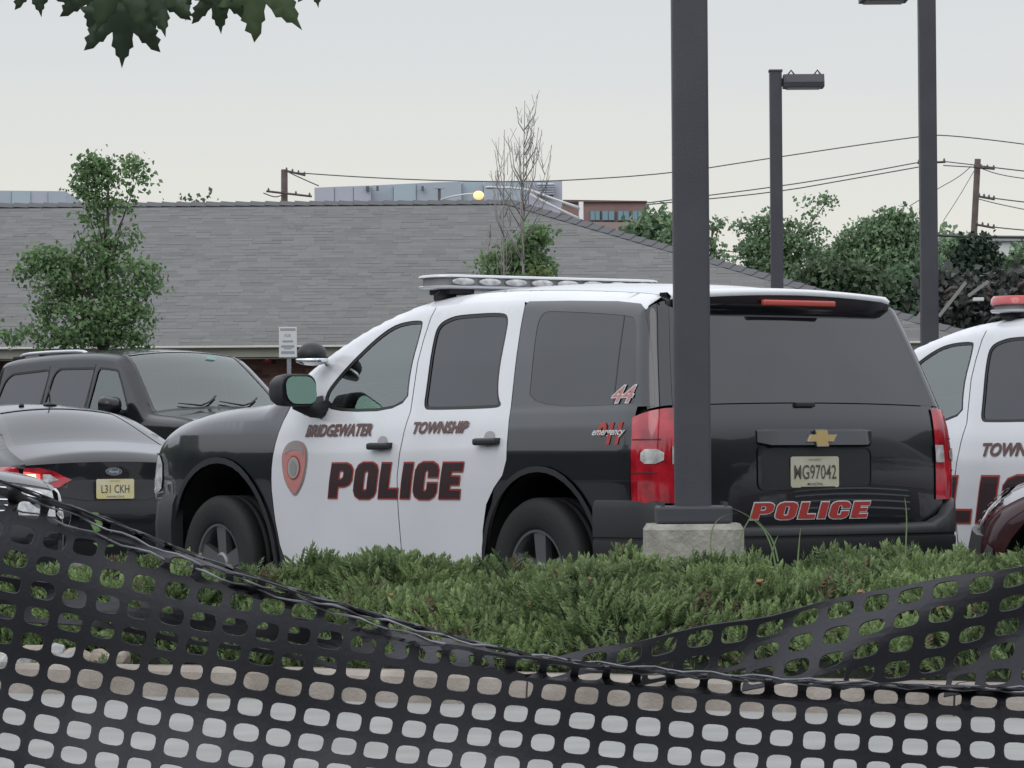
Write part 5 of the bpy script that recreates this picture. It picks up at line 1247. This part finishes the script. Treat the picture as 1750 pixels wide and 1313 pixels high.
slabbox('wall', 1604, 412, 1800, 414, 170., 20, mat('warehouse_white', (.62, .63, .66), .7), wb, 480); slabbox('roof_edge', 1600, 406, 1800, 408, 169.8, 20.5, mat('roof_edge_grey', (.30, .31, .34), .7), wb, 413)
gh = thing('small_house', 'small pale gabled house half hidden by trees right of the second lamp pole', 'building', (0, 0, 0))
Yg_ = 120.; a, b, c, d = at(1596, 446, Yg_), at(1634, 446, Yg_), at(1616, 434, Yg_), at(1600, 482, Yg_)
V = [(a.x, Yg_, d.z), (b.x, Yg_, d.z), (b.x, Yg_, b.z), (c.x, Yg_, c.z), (a.x, Yg_, a.z)]; V += [(x, Yg_+6, z) for x, _, z in V]
mesh('wall', V, [(0, 1, 2, 3, 4), (9, 8, 7, 6, 5), (0, 5, 6, 1), (1, 6, 7, 2), (4, 9, 5, 0)], mat('house_siding', (.48, .49, .52), .7), gh)
mesh('roof', [(a.x-.15, Yg_-.2, a.z-.08), (c.x, Yg_-.2, c.z+.08), (b.x+.15, Yg_-.2, b.z-.08), (a.x-.15, Yg_+6, a.z-.08), (c.x, Yg_+6, c.z+.08), (b.x+.15, Yg_+6, b.z-.08)], [(0, 1, 4, 3), (1, 2, 5, 4)], mat('house_roof', (.16, .16, .17), .8), gh)
# ------------------------------------------------------------------ utility poles, wires, street lamps
WOOD = mat('pole_wood', (.075, .055, .048), .85, noise=(6, (.11, .085, .075)))
WIR = mat('wire_dark', (.07, .07, .075), .6); INS = mat('insulator', (.10, .10, .11), .4)
def upole(px0, py0, px1, py1, Y_, r_, label, bars, group='wooden utility poles'):
    a = at(px0, py0, Y_); b = at(px1, py1, Y_); g = a+(b-a)*((a.z-lot_z(60))/(a.z-b.z))
    t = thing('utility_pole', label, 'utility pole', g, 0, group)
    bm = bmesh.new(); tube(bm, [(0, 0, -.3), a-g], [r_*1.25, r_], 10); bmobj('pole', bm, WOOD, t, True)
    for (x0_, y0_, x1_, y1_) in bars:
        p, q = at(x0_, y0_, Y_-.2)-g, at(x1_, y1_, Y_-.2)-g; bm = bmesh.new(); tube(bm, [p, q], .028, 5); cb = bmobj('crossarm', bm, WOOD, t)
        for f_ in (.05, .35, .65, .95):
            c_ = p+(q-p)*f_; bm = bmesh.new(); tube(bm, [c_, c_+Vector((0, 0, .05)), c_+Vector((0, 0, .09))], [.025, .03, .015], 6); bmobj('insulator', bm, INS, cb)
    return t
up1 = upole(486, 290, 486, 345, 95, .085, 'dark wooden utility pole with a leaning crossarm above the roof ridge on the left', [(455, 327, 533, 336), (488, 292, 522, 300)])
up2 = upole(1671, 272, 1660, 478, 90, .075, 'leaning brown utility pole at the right with three sets of wires', [(1664, 286, 1700, 289), (1672, 336, 1700, 341), (1668, 384, 1700, 390)])
up3 = upole(1592, 226, 1592, 480, 92, .07, 'utility pole almost hidden behind the lamp pole between the police SUVs', [(1568, 279, 1616, 277)])
WL = ['sagging wire from the left utility pole across the sky to the right edge', 'upper of two parallel wires sloping up to the lamp pole', 'lower of two parallel wires sloping up to the lamp pole', 'wire from the left pole down to the metal building', 'short double wire right of the lamp pole, upper one', 'short double wire right of the lamp pole, lower one',
      'topmost wire leaving the leaning pole to the right edge', 'slack second wire leaving the top of the leaning pole', 'middle wire leaving the leaning pole', 'drooping middle wire under it at the right edge', 'lowest wire leaving the leaning pole', 'guy wire slanting from the leaning pole down to the left', 'thick cable running level above the white warehouse', 'thin low cable between the far trees', 'second low cable between the far trees', 'steep guy wire with a dark strain insulator right of the lamp pole', 'wire from left pole crossarm to the roof on the left']
for lab, (pts, r_) in zip(WL, (([(500, 295), (600, 302), (720, 308), (850, 311), (950, 310), (1148, 297), (1320, 270), (1577, 232), (1620, 231), (1750, 246), (1850, 262)], .016), ([(1105, 347), (1310, 322), (1450, 300), (1574, 277)], .016), ([(1105, 350), (1320, 330), (1450, 307), (1574, 285)], .016),
        ([(490, 293), (515, 305), (545, 318)], .016), ([(1612, 276), (1664, 282)], .015), ([(1612, 283), (1664, 286)], .015), ([(1671, 283), (1710, 288), (1780, 296)], .017), ([(1671, 286), (1710, 300), (1780, 309)], .013), ([(1671, 335), (1712, 341), (1780, 349)], .017), ([(1671, 340), (1710, 350), (1780, 364)], .013),
        ([(1666, 384), (1710, 390), (1780, 396)], .017), ([(1660, 284), (1640, 302), (1604, 322), (1555, 352)], .011), ([(1600, 402), (1660, 405), (1780, 406)], .045), ([(1190, 428), (1260, 430), (1330, 440)], .014), ([(1190, 436), (1270, 440), (1330, 446)], .014), ([(1666, 290), (1640, 335), (1612, 378)], .009), ([(450, 330), (470, 338), (484, 333)], .016))):
    bm = bmesh.new(); P = resample(chaikin(pts, 2, False), 25, False); o0 = at(P[0][0], P[0][1], 93.); tube(bm, [at(a, b, 93.)-o0 for a, b in P], r_*.85, 4)
    o = bmobj('overhead_wire', bm, WIR, None); o.location = o0; tag(o, lab, 'wire', 'overhead wires')
PLW = mat('lamp_arm_white', (.62, .63, .63), .5)
def street_lamp(label, pole, arm, head, Y_, lit=False, r_=.05, m=PLW):
    g = at(pole[0], pole[1], Y_); o0 = Vector((g.x, Y_, lot_z(60)))
    t = thing('street_lamp', label, 'street lamp', o0, 0, 'street lamps beyond the roof')
    bm = bmesh.new(); tube(bm, [(0, 0, 0), g-o0], [r_*1.6, r_*1.2], 8); bmobj('pole', bm, m, t, True)
    for A in arm: bm = bmesh.new(); tube(bm, [at(a, b, Y_)-o0 for a, b in A], [r_*1.1]+[r_*.7]*(len(A)-1), 6); bmobj('arm', bm, m, t, True)
    h = at(head[0], head[1], Y_)-o0; bm = bmesh.new(); bmesh.ops.create_uvsphere(bm, u_segments=12, v_segments=8, radius=1, matrix=Matrix.Translation(h) @ Matrix.Diagonal((head[2]*Y_/FPX, .25, head[3]*Y_/FPX, 1))); hd = bmobj('lamp_head', bm, m, t, True)
    if lit:
        bm = bmesh.new(); bmesh.ops.create_uvsphere(bm, u_segments=14, v_segments=10, radius=1, matrix=Matrix.Translation(h+Vector((0, -.2, -.03))) @ Matrix.Diagonal((.15, .12, .12, 1)))
        bmobj('glowing_bulb', bm, mat('sodium_glow', (1, .6, .3), .4, emit=((1, .36, .14), 1.9)) if 'sodium_glow' not in MATS else MATS['sodium_glow'], hd, True)
    return t
street_lamp('white street lamp with two long sloping arms right of the bare tree', (993, 345), [[(993, 357), (960, 345), (905, 325), (870, 321), (845, 321)], [(993, 376), (950, 355), (905, 332)]], (838, 321, 10, 2.6), 100)
street_lamp('street lamp with its orange bulb lit in front of the metal building', (752, 345), [[(752, 342), (772, 336), (795, 332), (812, 331)]], (818, 333, 9, 3), 104, True, .035)
sm = thing('roof_mast', 'thin mast with a small square box rising over the roof ridge', 'mast', at(751, 350, 104)); bm = bmesh.new(); tube(bm, [(0, 0, -1.5), (0, 0, .45)], .045, 6); bmobj('pole', bm, INS, sm)
bm = bmesh.new(); box(bm, (0, 0, .52), (.28, .2, .17)); bmobj('mast_box', bm, BLU[0], sm)
P = at(1537, 480, 110); sf = thing('street_lamp', 'tiny orange street light glowing in front of the round dark trees', 'street lamp', (P.x, P.y, lot_z(60)), 0, 'street lamps beyond the roof')
bm = bmesh.new(); tube(bm, [(0, 0, 0), (0, 0, P.z-lot_z(60))], .05, 6); bmobj('pole', bm, INS, sf); bm = bmesh.new(); bmesh.ops.create_uvsphere(bm, u_segments=10, v_segments=6, radius=.06, matrix=Matrix.Translation((0, -.1, P.z-lot_z(60)))); bmobj('glowing_bulb', bm, MATS['sodium_glow'], sf, True)
# small white sign in front of the building
P = at(492, 585, 50); sg_ = thing('parking_sign', 'small white notice sign on a grey post between the dark SUV and the spot lamp', 'sign', (P.x, P.y, lot_z(50)))
SGW = mat('sign_white', (.64, .65, .65), .5); SGG = mat('sign_grey', (.30, .32, .34), .6); zc = P.z-lot_z(50)
bm = bmesh.new(); box(bm, (0, 0, zc), (.235, .012, .40), bevel=.004); sb = bmobj('sign_board', bm, SGW, sg_)
bm = bmesh.new(); box(bm, (.012, .03, (zc+.1)/2), (.055, .03, zc+.1)); bmobj('post', bm, mat('post_grey', (.25, .27, .29), .5, metal=.3), sg_)
for zz_, w_, h_ in ((.168, .20, .030), (.012, .14, .024), (-.055, .17, .030), (-.085, .10, .012), (-.135, .175, .034)):
    bm = bmesh.new(); box(bm, (0, -.008, zc+zz_), (w_, .003, h_)); bmobj('printed_line', bm, SGG, sb)
for s_, zz_, h_, w_ in (('FOR', .085, .040, .085),):
    Q, F = text2d(s_, h_, bold=.02); Q = Q*[w_/Q[:, 0].max(), 1]; mesh('sign_lettering', [(a-w_/2, -.0085, zc+zz_+b-h_/2) for a, b in Q], F, SGG, sb)
# ------------------------------------------------------------------ trees
def leaf_cloud(name, clumps, Y_, n, size, m, parent, o0, shell=.55, depth=1.0, seed=1, spread=1.4):
    """clumps: (px, py, rx, ry, weight) ellipsoids; leaves are small bent five-point blades"""
    r_ = np.random.default_rng(seed); k = Y_/FPX; w = np.array([c[2]*c[3]*(c[4] if len(c) > 4 else 1) for c in clumps]); w = w/w.sum()
    ci = r_.choice(len(clumps), n, p=w); P = np.zeros((n, 3)); cl = np.zeros(n)
    tone = r_.random(len(clumps))
    # sub-clumps: leaves gather on twigs
    ns = max(12, n//26); si = r_.choice(len(clumps), ns, p=w); d = r_.normal(size=(ns, 3)); d /= np.linalg.norm(d, axis=1)[:, None]; rad = r_.random(ns)**(1/3.)*(1-shell)+shell*r_.random(ns)**.25
    sub = np.zeros((ns, 3)); st = r_.random(ns)
    cc = np.array([[*at(c[0], c[1], Y_)] for c in clumps]); rr = np.array([[c[2]*k, (c[2]+c[3])/2*k*depth, c[3]*k] for c in clumps])
    sub = cc[si]+d*rr[si]*rad[:, None]
    pick = r_.integers(0, ns, n); P = sub[pick]+r_.normal(size=(n, 3))*np.array([1, 1, .7])*size*spread
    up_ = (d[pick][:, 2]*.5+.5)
    fac = np.clip(.10+.35*st[pick]+.35*up_*rad[pick]+.25*r_.random(n), 0, 1)  # daylight put into leaf colour: paler at top and outside of clumps
    A = r_.normal(size=(n, 3)); A /= np.linalg.norm(A, axis=1)[:, None]; A[:, 2] -= .25
    B = np.cross(A, r_.normal(size=(n, 3))); B /= np.linalg.norm(B, axis=1)[:, None]; s_ = size*r_.uniform(.6, 1.25, n)[:, None]
    N_ = np.cross(A, B)*s_*.18
    v0 = P-A*s_*.5; v1 = P-B*s_*.42+N_; v2 = P+A*s_*.62; v3 = P+B*s_*.42+N_
    V = np.stack([v0, v1, v2, v3], 1).reshape(-1, 3)-np.array(o0); i = np.arange(n)*4
    F = np.vstack([np.c_[i, i+1, i+2], np.c_[i, i+2, i+3]])
    return npmesh(name, V, F, m, parent, fac=np.repeat(fac, 4)), sub-np.array(o0)
def tree(name, label, cat, px, pyb, Y_, clumps, n, size, m, r0=.06, seed=1, bark=None, group=None, zg=None, trunk_top=None, twigs=26, shell=.55):
    g = at(px, pyb, Y_); g.z = lot_z(min(Y_, 60)) if zg is None else zg
    t = thing(name, label, cat, g, 0, group)
    cr_, sub = leaf_cloud('crown', clumps, Y_, n, size, m, t, g, seed=seed, shell=shell)
    top = at(*(trunk_top or (clumps[0][0], clumps[0][1])), Y_)-g; r_ = random.Random(seed)
    bm = bmesh.new(); pts = [Vector((0, 0, -.1)), Vector((top.x*.2, 0, top.z*.35)), Vector((top.x*.7, .05, top.z*.75)), top]; tube(bm, pts, [r0, r0*.8, r0*.5, r0*.15], 8)
    for s_ in sub[np.random.default_rng(seed).integers(0, len(sub), twigs)]:
        e_ = Vector(s_); f_ = max(.15, min(.95, (e_.z/top.z)*.8-.05)); b_ = Vector((top.x*f_*f_, 0, top.z*f_)); mid = (b_+e_)/2+Vector((0, 0, -.06*r_.random()))
        tube(bm, [b_, mid, e_], [r0*.32, r0*.2, r0*.06], 5)
    bmobj('trunk', bm, bark or BARK, t, True); return t
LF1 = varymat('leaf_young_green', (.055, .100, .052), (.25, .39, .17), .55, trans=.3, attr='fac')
LF2 = varymat('leaf_far_green', (.085, .140, .085), (.24, .35, .19), .6, trans=.2, attr='fac')  # greens raised so the colour itself carries distance haze
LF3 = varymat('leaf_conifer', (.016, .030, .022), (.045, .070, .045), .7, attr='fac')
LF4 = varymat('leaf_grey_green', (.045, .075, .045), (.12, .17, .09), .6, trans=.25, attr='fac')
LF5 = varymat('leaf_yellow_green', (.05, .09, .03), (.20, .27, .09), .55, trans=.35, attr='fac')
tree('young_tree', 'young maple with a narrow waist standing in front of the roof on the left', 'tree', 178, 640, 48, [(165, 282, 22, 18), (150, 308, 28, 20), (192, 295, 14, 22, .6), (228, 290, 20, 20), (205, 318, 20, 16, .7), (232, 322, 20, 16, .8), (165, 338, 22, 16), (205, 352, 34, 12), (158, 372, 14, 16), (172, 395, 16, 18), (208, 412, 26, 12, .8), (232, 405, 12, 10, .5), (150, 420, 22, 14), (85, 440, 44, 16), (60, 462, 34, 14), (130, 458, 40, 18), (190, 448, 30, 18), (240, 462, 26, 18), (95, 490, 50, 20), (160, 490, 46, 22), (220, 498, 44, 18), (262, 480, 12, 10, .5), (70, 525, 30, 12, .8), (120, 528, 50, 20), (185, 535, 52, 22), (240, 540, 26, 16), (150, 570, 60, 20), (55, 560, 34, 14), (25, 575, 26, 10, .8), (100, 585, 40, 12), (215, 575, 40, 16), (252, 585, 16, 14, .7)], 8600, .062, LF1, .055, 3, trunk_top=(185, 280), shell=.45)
tree('small_tree', 'small green tree peeking over the light bar', 'tree', 888, 640, 51, [(912, 418, 22, 30), (880, 440, 34, 26), (850, 462, 32, 24), (905, 462, 38, 30), (925, 400, 14, 14, .6), (880, 485, 50, 24)], 4200, .062, LF1, .05, 5, trunk_top=(900, 420), shell=.4)
tree('small_tree', 'little yellow-green shrub tip just left of the bare tree trunk above the light bar', 'tree', 918, 640, 49.5, [(916, 468, 13, 16), (925, 485, 16, 14)], 300, .08, LF5, .03, 6, trunk_top=(918, 462), twigs=8)
def bare_tree(label, px, pyb, Y_, top, seed, spread, n, r0):
    g = at(px, pyb, Y_); g.z = lot_z(Y_); t = thing('bare_tree', label, 'tree', g, 0, 'leafless young trees above the roof'); r_ = random.Random(seed); T = at(top[0], top[1], Y_)-g
    BBK = MATS.get('bark_grey') or mat('bark_grey', (.27, .25, .23), .9); bm = bmesh.new(); tube(bm, [Vector((0, 0, 0)), Vector((T.x*.4+.02, 0, T.z*.4)), Vector((T.x*.7-.02, 0, T.z*.7)), T], [r0, r0*.8, r0*.45, .004], 7); bmobj('trunk', bm, BBK, t, True)
    for k in range(n):
        f_ = r_.uniform(.52, .93); b_ = Vector((T.x*f_, 0, T.z*f_)); a = r_.uniform(0, 6.28); L_ = spread*(1.12-f_)*r_.uniform(.8, 1.25)*3.6
        e_ = b_+Vector((math.cos(a)*L_*.36, math.sin(a)*L_*.3, L_*.95)); m_ = (b_+e_)/2+Vector((math.cos(a)*L_*.10, math.sin(a)*L_*.1, -.04))
        bm = bmesh.new(); tube(bm, [b_, m_, e_], [r0*.30, r0*.20, .004], 5)
        for q in range(5):
            c_ = b_+(e_-b_)*r_.uniform(.3, .9); d_ = Vector((r_.uniform(-1, 1), r_.uniform(-1, 1), 1.6)).normalized()*L_*.28; tube(bm, [c_, c_+d_*.6, c_+d_], [r0*.12, r0*.09, .003], 4)
        bmobj('branch', bm, BBK, t, True)
bare_tree('tall leafless young tree with upswept grey twigs rising over the roof ridge', 890, 620, 50, (897, 172), 11, .60, 24, .030)
bare_tree('shorter leafless tree beside the tall one, on its left', 862, 620, 50.5, (862, 222), 12, .42, 12, .022)
bare_tree('thin leafless sapling between the two bare trees, low twigs', 822, 620, 51, (838, 345), 13, .25, 6, .02)
G_ = 'trees beyond the low building on the right'
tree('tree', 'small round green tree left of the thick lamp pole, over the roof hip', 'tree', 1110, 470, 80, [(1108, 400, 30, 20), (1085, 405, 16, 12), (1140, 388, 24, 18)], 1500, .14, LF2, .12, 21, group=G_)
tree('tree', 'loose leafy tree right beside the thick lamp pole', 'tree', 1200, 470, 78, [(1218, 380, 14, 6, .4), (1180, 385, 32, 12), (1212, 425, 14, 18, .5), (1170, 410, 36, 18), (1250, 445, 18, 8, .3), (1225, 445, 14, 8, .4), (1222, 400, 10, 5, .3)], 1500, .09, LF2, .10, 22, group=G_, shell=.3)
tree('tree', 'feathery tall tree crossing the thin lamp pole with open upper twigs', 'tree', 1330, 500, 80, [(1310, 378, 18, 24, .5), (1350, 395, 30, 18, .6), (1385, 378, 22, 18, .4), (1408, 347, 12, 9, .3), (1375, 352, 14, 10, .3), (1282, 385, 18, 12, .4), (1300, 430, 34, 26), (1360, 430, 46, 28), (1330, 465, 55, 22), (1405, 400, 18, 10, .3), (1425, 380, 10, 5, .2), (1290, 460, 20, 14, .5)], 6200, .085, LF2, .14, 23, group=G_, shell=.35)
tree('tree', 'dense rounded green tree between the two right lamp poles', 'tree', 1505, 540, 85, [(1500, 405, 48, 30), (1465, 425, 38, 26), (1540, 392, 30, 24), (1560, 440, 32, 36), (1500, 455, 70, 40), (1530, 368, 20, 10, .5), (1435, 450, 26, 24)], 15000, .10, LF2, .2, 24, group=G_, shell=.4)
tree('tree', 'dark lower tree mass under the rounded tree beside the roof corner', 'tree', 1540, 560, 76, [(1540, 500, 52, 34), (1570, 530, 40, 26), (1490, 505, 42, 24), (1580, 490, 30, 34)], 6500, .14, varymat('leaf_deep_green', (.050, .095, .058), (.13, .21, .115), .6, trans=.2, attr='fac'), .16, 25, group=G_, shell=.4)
tree('tree', 'grey-green bushy tree hugging the roof slope below the feathery tree', 'tree', 1430, 530, 72, [(1440, 478, 42, 18), (1480, 490, 36, 18), (1400, 470, 30, 14)], 2600, .13, LF4, .12, 26, group=G_)
tree('conifer', 'dark conifer leaning beside the utility pole at the right', 'tree', 1668, 500, 88, [(1672, 432, 14, 20), (1660, 448, 24, 20), (1665, 466, 34, 20), (1690, 450, 16, 12, .6)], 3200, .13, LF3, .14, 27, group=G_)
tree('tree', 'low shrubby tree at the right picture edge under the white warehouse', 'tree', 1735, 520, 90, [(1742, 460, 34, 18), (1710, 470, 30, 14), (1770, 450, 36, 30)], 2600, .14, LF2, .12, 28, group=G_)
tree('tree', 'small crown just right of the lamp pole in front of the pale house', 'tree', 1622, 470, 100, [(1618, 410, 12, 12, .5), (1640, 425, 22, 14, .7), (1640, 455, 16, 16, .7)], 900, .16, LF2, .1, 29, group=G_, shell=.3)
tree('tree', 'few leaf tips showing above the roof ridge right of the young maple', 'tree', 330, 420, 90, [(322, 347, 22, 4), (352, 346, 12, 3)], 70, .12, LF4, .1, 30, group='tree tips over the ridge')
# jumbled dark heap (brush, timber) behind the second police SUV
hp = thing('brush_heap', 'dark jumbled heap of brush and scrap timber behind the second police SUV', 'heap', at(1690, 560, 70))
o0 = hp.location
leaf_cloud('brush', [(1640, 520, 46, 30), (1700, 512, 60, 34), (1760, 510, 60, 36), (1620, 490, 26, 14, .6)], 70, 5200, .16, varymat('brush_dark', (.030, .036, .032), (.10, .11, .10), .85, attr='fac'), hp, o0, seed=41)
rr_ = random.Random(9)
for k in range(16):
    a = at(rr_.uniform(1608, 1750), rr_.uniform(492, 545), 69.2)-o0; d_ = Vector((rr_.uniform(-1, 1), rr_.uniform(-.4, .4), rr_.uniform(-.3, .6)))*rr_.uniform(.25, .8)
    bm = bmesh.new(); tube(bm, [a, a+d_*.5+Vector((0, 0, .04)), a+d_], [.035, .04, .02], 6); bmobj('log', bm, WOOD if k % 3 else GPL, hp, True)
tag(mesh('dirt_bank', [(at(1570, 500, 74).x, 74, 0), (at(1900, 500, 74).x, 74, 0), (at(1900, 480, 78).x, 78, at(1900, 472, 78).z), (at(1600, 480, 78).x, 78, at(1600, 478, 78).z), (at(1900, 480, 90).x, 96, 3.5), (at(1600, 480, 90).x, 96, 3.3)], [(0, 1, 2, 3), (3, 2, 4, 5)], mat('bank_dark', (.05, .052, .055), .9, noise=(1.2, (.09, .09, .095)), bump=(3, 1, .2)), None, True), kind='structure')
for lab, (x0_, y0_, x1_, y1_) in (('long pale plank leaning up right beside the lamp pole', (1610, 536, 1645, 488)), ('short pale plank leaning just left of the lamp pole', (1571, 541, 1584, 521)), ('thin grey plank lying slanted on the brush heap', (1667, 498, 1677, 489))):
    a = at(x0_, y0_, 67); b = at(x1_, y1_, 67.4); bm = bmesh.new(); box(bm, (0, 0, 0), ((b-a).length, .06, .055)); o = bmobj('plank', bm, mat('plank_grey', (.24, .24, .23), .8) if 'plank_grey' not in MATS else MATS['plank_grey'], None)
    o.location = (a+b)/2; o.rotation_euler = (0, -math.atan2(b.z-a.z, b.x-a.x), 0); tag(o, lab, 'plank', 'planks by the brush heap')
P = at(1672, 512, 68.5); bm = bmesh.new(); box(bm, (0, 0, 0), (.19, .15, .065), bevel=.015); o = bmobj('white_bundle', bm, LWHT, None); o.location = P; tag(o, 'small white bundle lying on the dark brush heap', 'bundle')
# unseen ring of trees, added to darken the reflections on the cars
m = 260; V = []; F = []; r_ = np.random.default_rng(4)
angs = np.linspace(R(90+22), R(90+338), m)
for j, (rad, zf) in enumerate(((48, 0.), (46, .35), (46.5, .7), (49, .93), (54, 1.0))):
    for i, a in enumerate(angs):
        h = 8.2+1.8*math.sin(i*.31)+1.2*math.sin(i*.83+2)+r_.random()*1.0; rr2 = rad+(r_.random()-.5)*1.8+1.2*math.sin(i*.9+j)
        V.append((rr2*math.cos(a), 18+rr2*math.sin(a), h*zf-.2*(j == 0)))
F = [(j*m+i, j*m+i+1, (j+1)*m+i+1, (j+1)*m+i) for j in range(4) for i in range(m-1)]
tag(mesh('reflection_woods', V, F, mat('reflection_woods_green', (.030, .050, .024), .95, noise=(.8, (.07, .10, .045)), bump=(2, 1, .4))), 'unseen ring of trees added to darken the car reflections', 'reflection_woods', kind='stuff')
# ------------------------------------------------------------------ the cars
tA, shA = police_suv('police_suv', 'police SUV with clear light bar and BRIDGEWATER TOWNSHIP lettering, parked behind the junipers', 1.505, 18.72, .6128)
tB, shB = police_suv('police_suv', 'second police SUV at the right edge with a red light bar, behind a maroon car', 4.70, 21.02, .6128, True, -.062)
tE, shE, be = parked_suv()
P = shE.spine([shE.at(3.66, 1.285)], [-.9], 0)[0]
tE.scale = (1.06,)*3; P = P*1.06; place(tE, P, 270, 692, 43.0, math.atan2(-math.cos(be), math.sin(be)), lot_z(43))
tF, shF = parked_sedan()
place(tF, (-.03, 0, .755), 194, 838, 29.3, math.pi/2+R(25), .02)
E = [(.10, .26), (.03, .35), (.0, .5), (.02, .80), (.06, .98), (.12, 1.03), (.62, 1.13), (1.10, 1.34), (1.40, 1.42), (1.8, 1.46), (2.2, 1.47), (2.55, 1.43), (3.1, 1.22), (3.5, 1.05), (3.62, 1.01), (4.2, .985), (4.6, .945), (4.80, .88), (4.86, .78), (4.90, .60), (4.92, .45), (4.88, .26)]
wz = [(.22, .88), (.4, .92), (.62, .935), (.85, .93), (1.0, .90), (1.08, .87), (1.35, .70), (1.5, .62)]
tN, shN = nose_car('parked_car', 'front corner of a dark car with a clear headlight, nosing in at the left edge', PD, E, wz)
tN.scale = (.945, .945, .945); place(tN, (4.86*.945, .73*.945, .74), 84, 858, 24.6, -math.pi/2+R(38), 0)
E2 = [(a, b) for a, b in E]
E2 = [(.10, .30), (.03, .40), (.0, .5), (.02, .80), (.06, 1.0), (.12, 1.1), (.42, 1.23), (.70, 1.44), (1.00, 1.56), (1.8, 1.60), (2.2, 1.61), (2.65, 1.57), (3.2, 1.32), (3.5, 1.14), (3.62, 1.05), (4.2, .975), (4.60, .885), (4.80, .80), (4.87, .73), (4.90, .66), (4.915, .60), (4.91, .50)]
tM, shM = nose_car('parked_car', 'maroon car with grey bumper corner, cut by the right edge beside the second police SUV', PM, E2, wz, grey_bumper=True, fw=(4.375, .39, .455, .385))
P = shM.side([(4.88, .56)], 0)[0]
place(tM, P, 1684, 925, 17.9, math.pi-R(15), -.05)
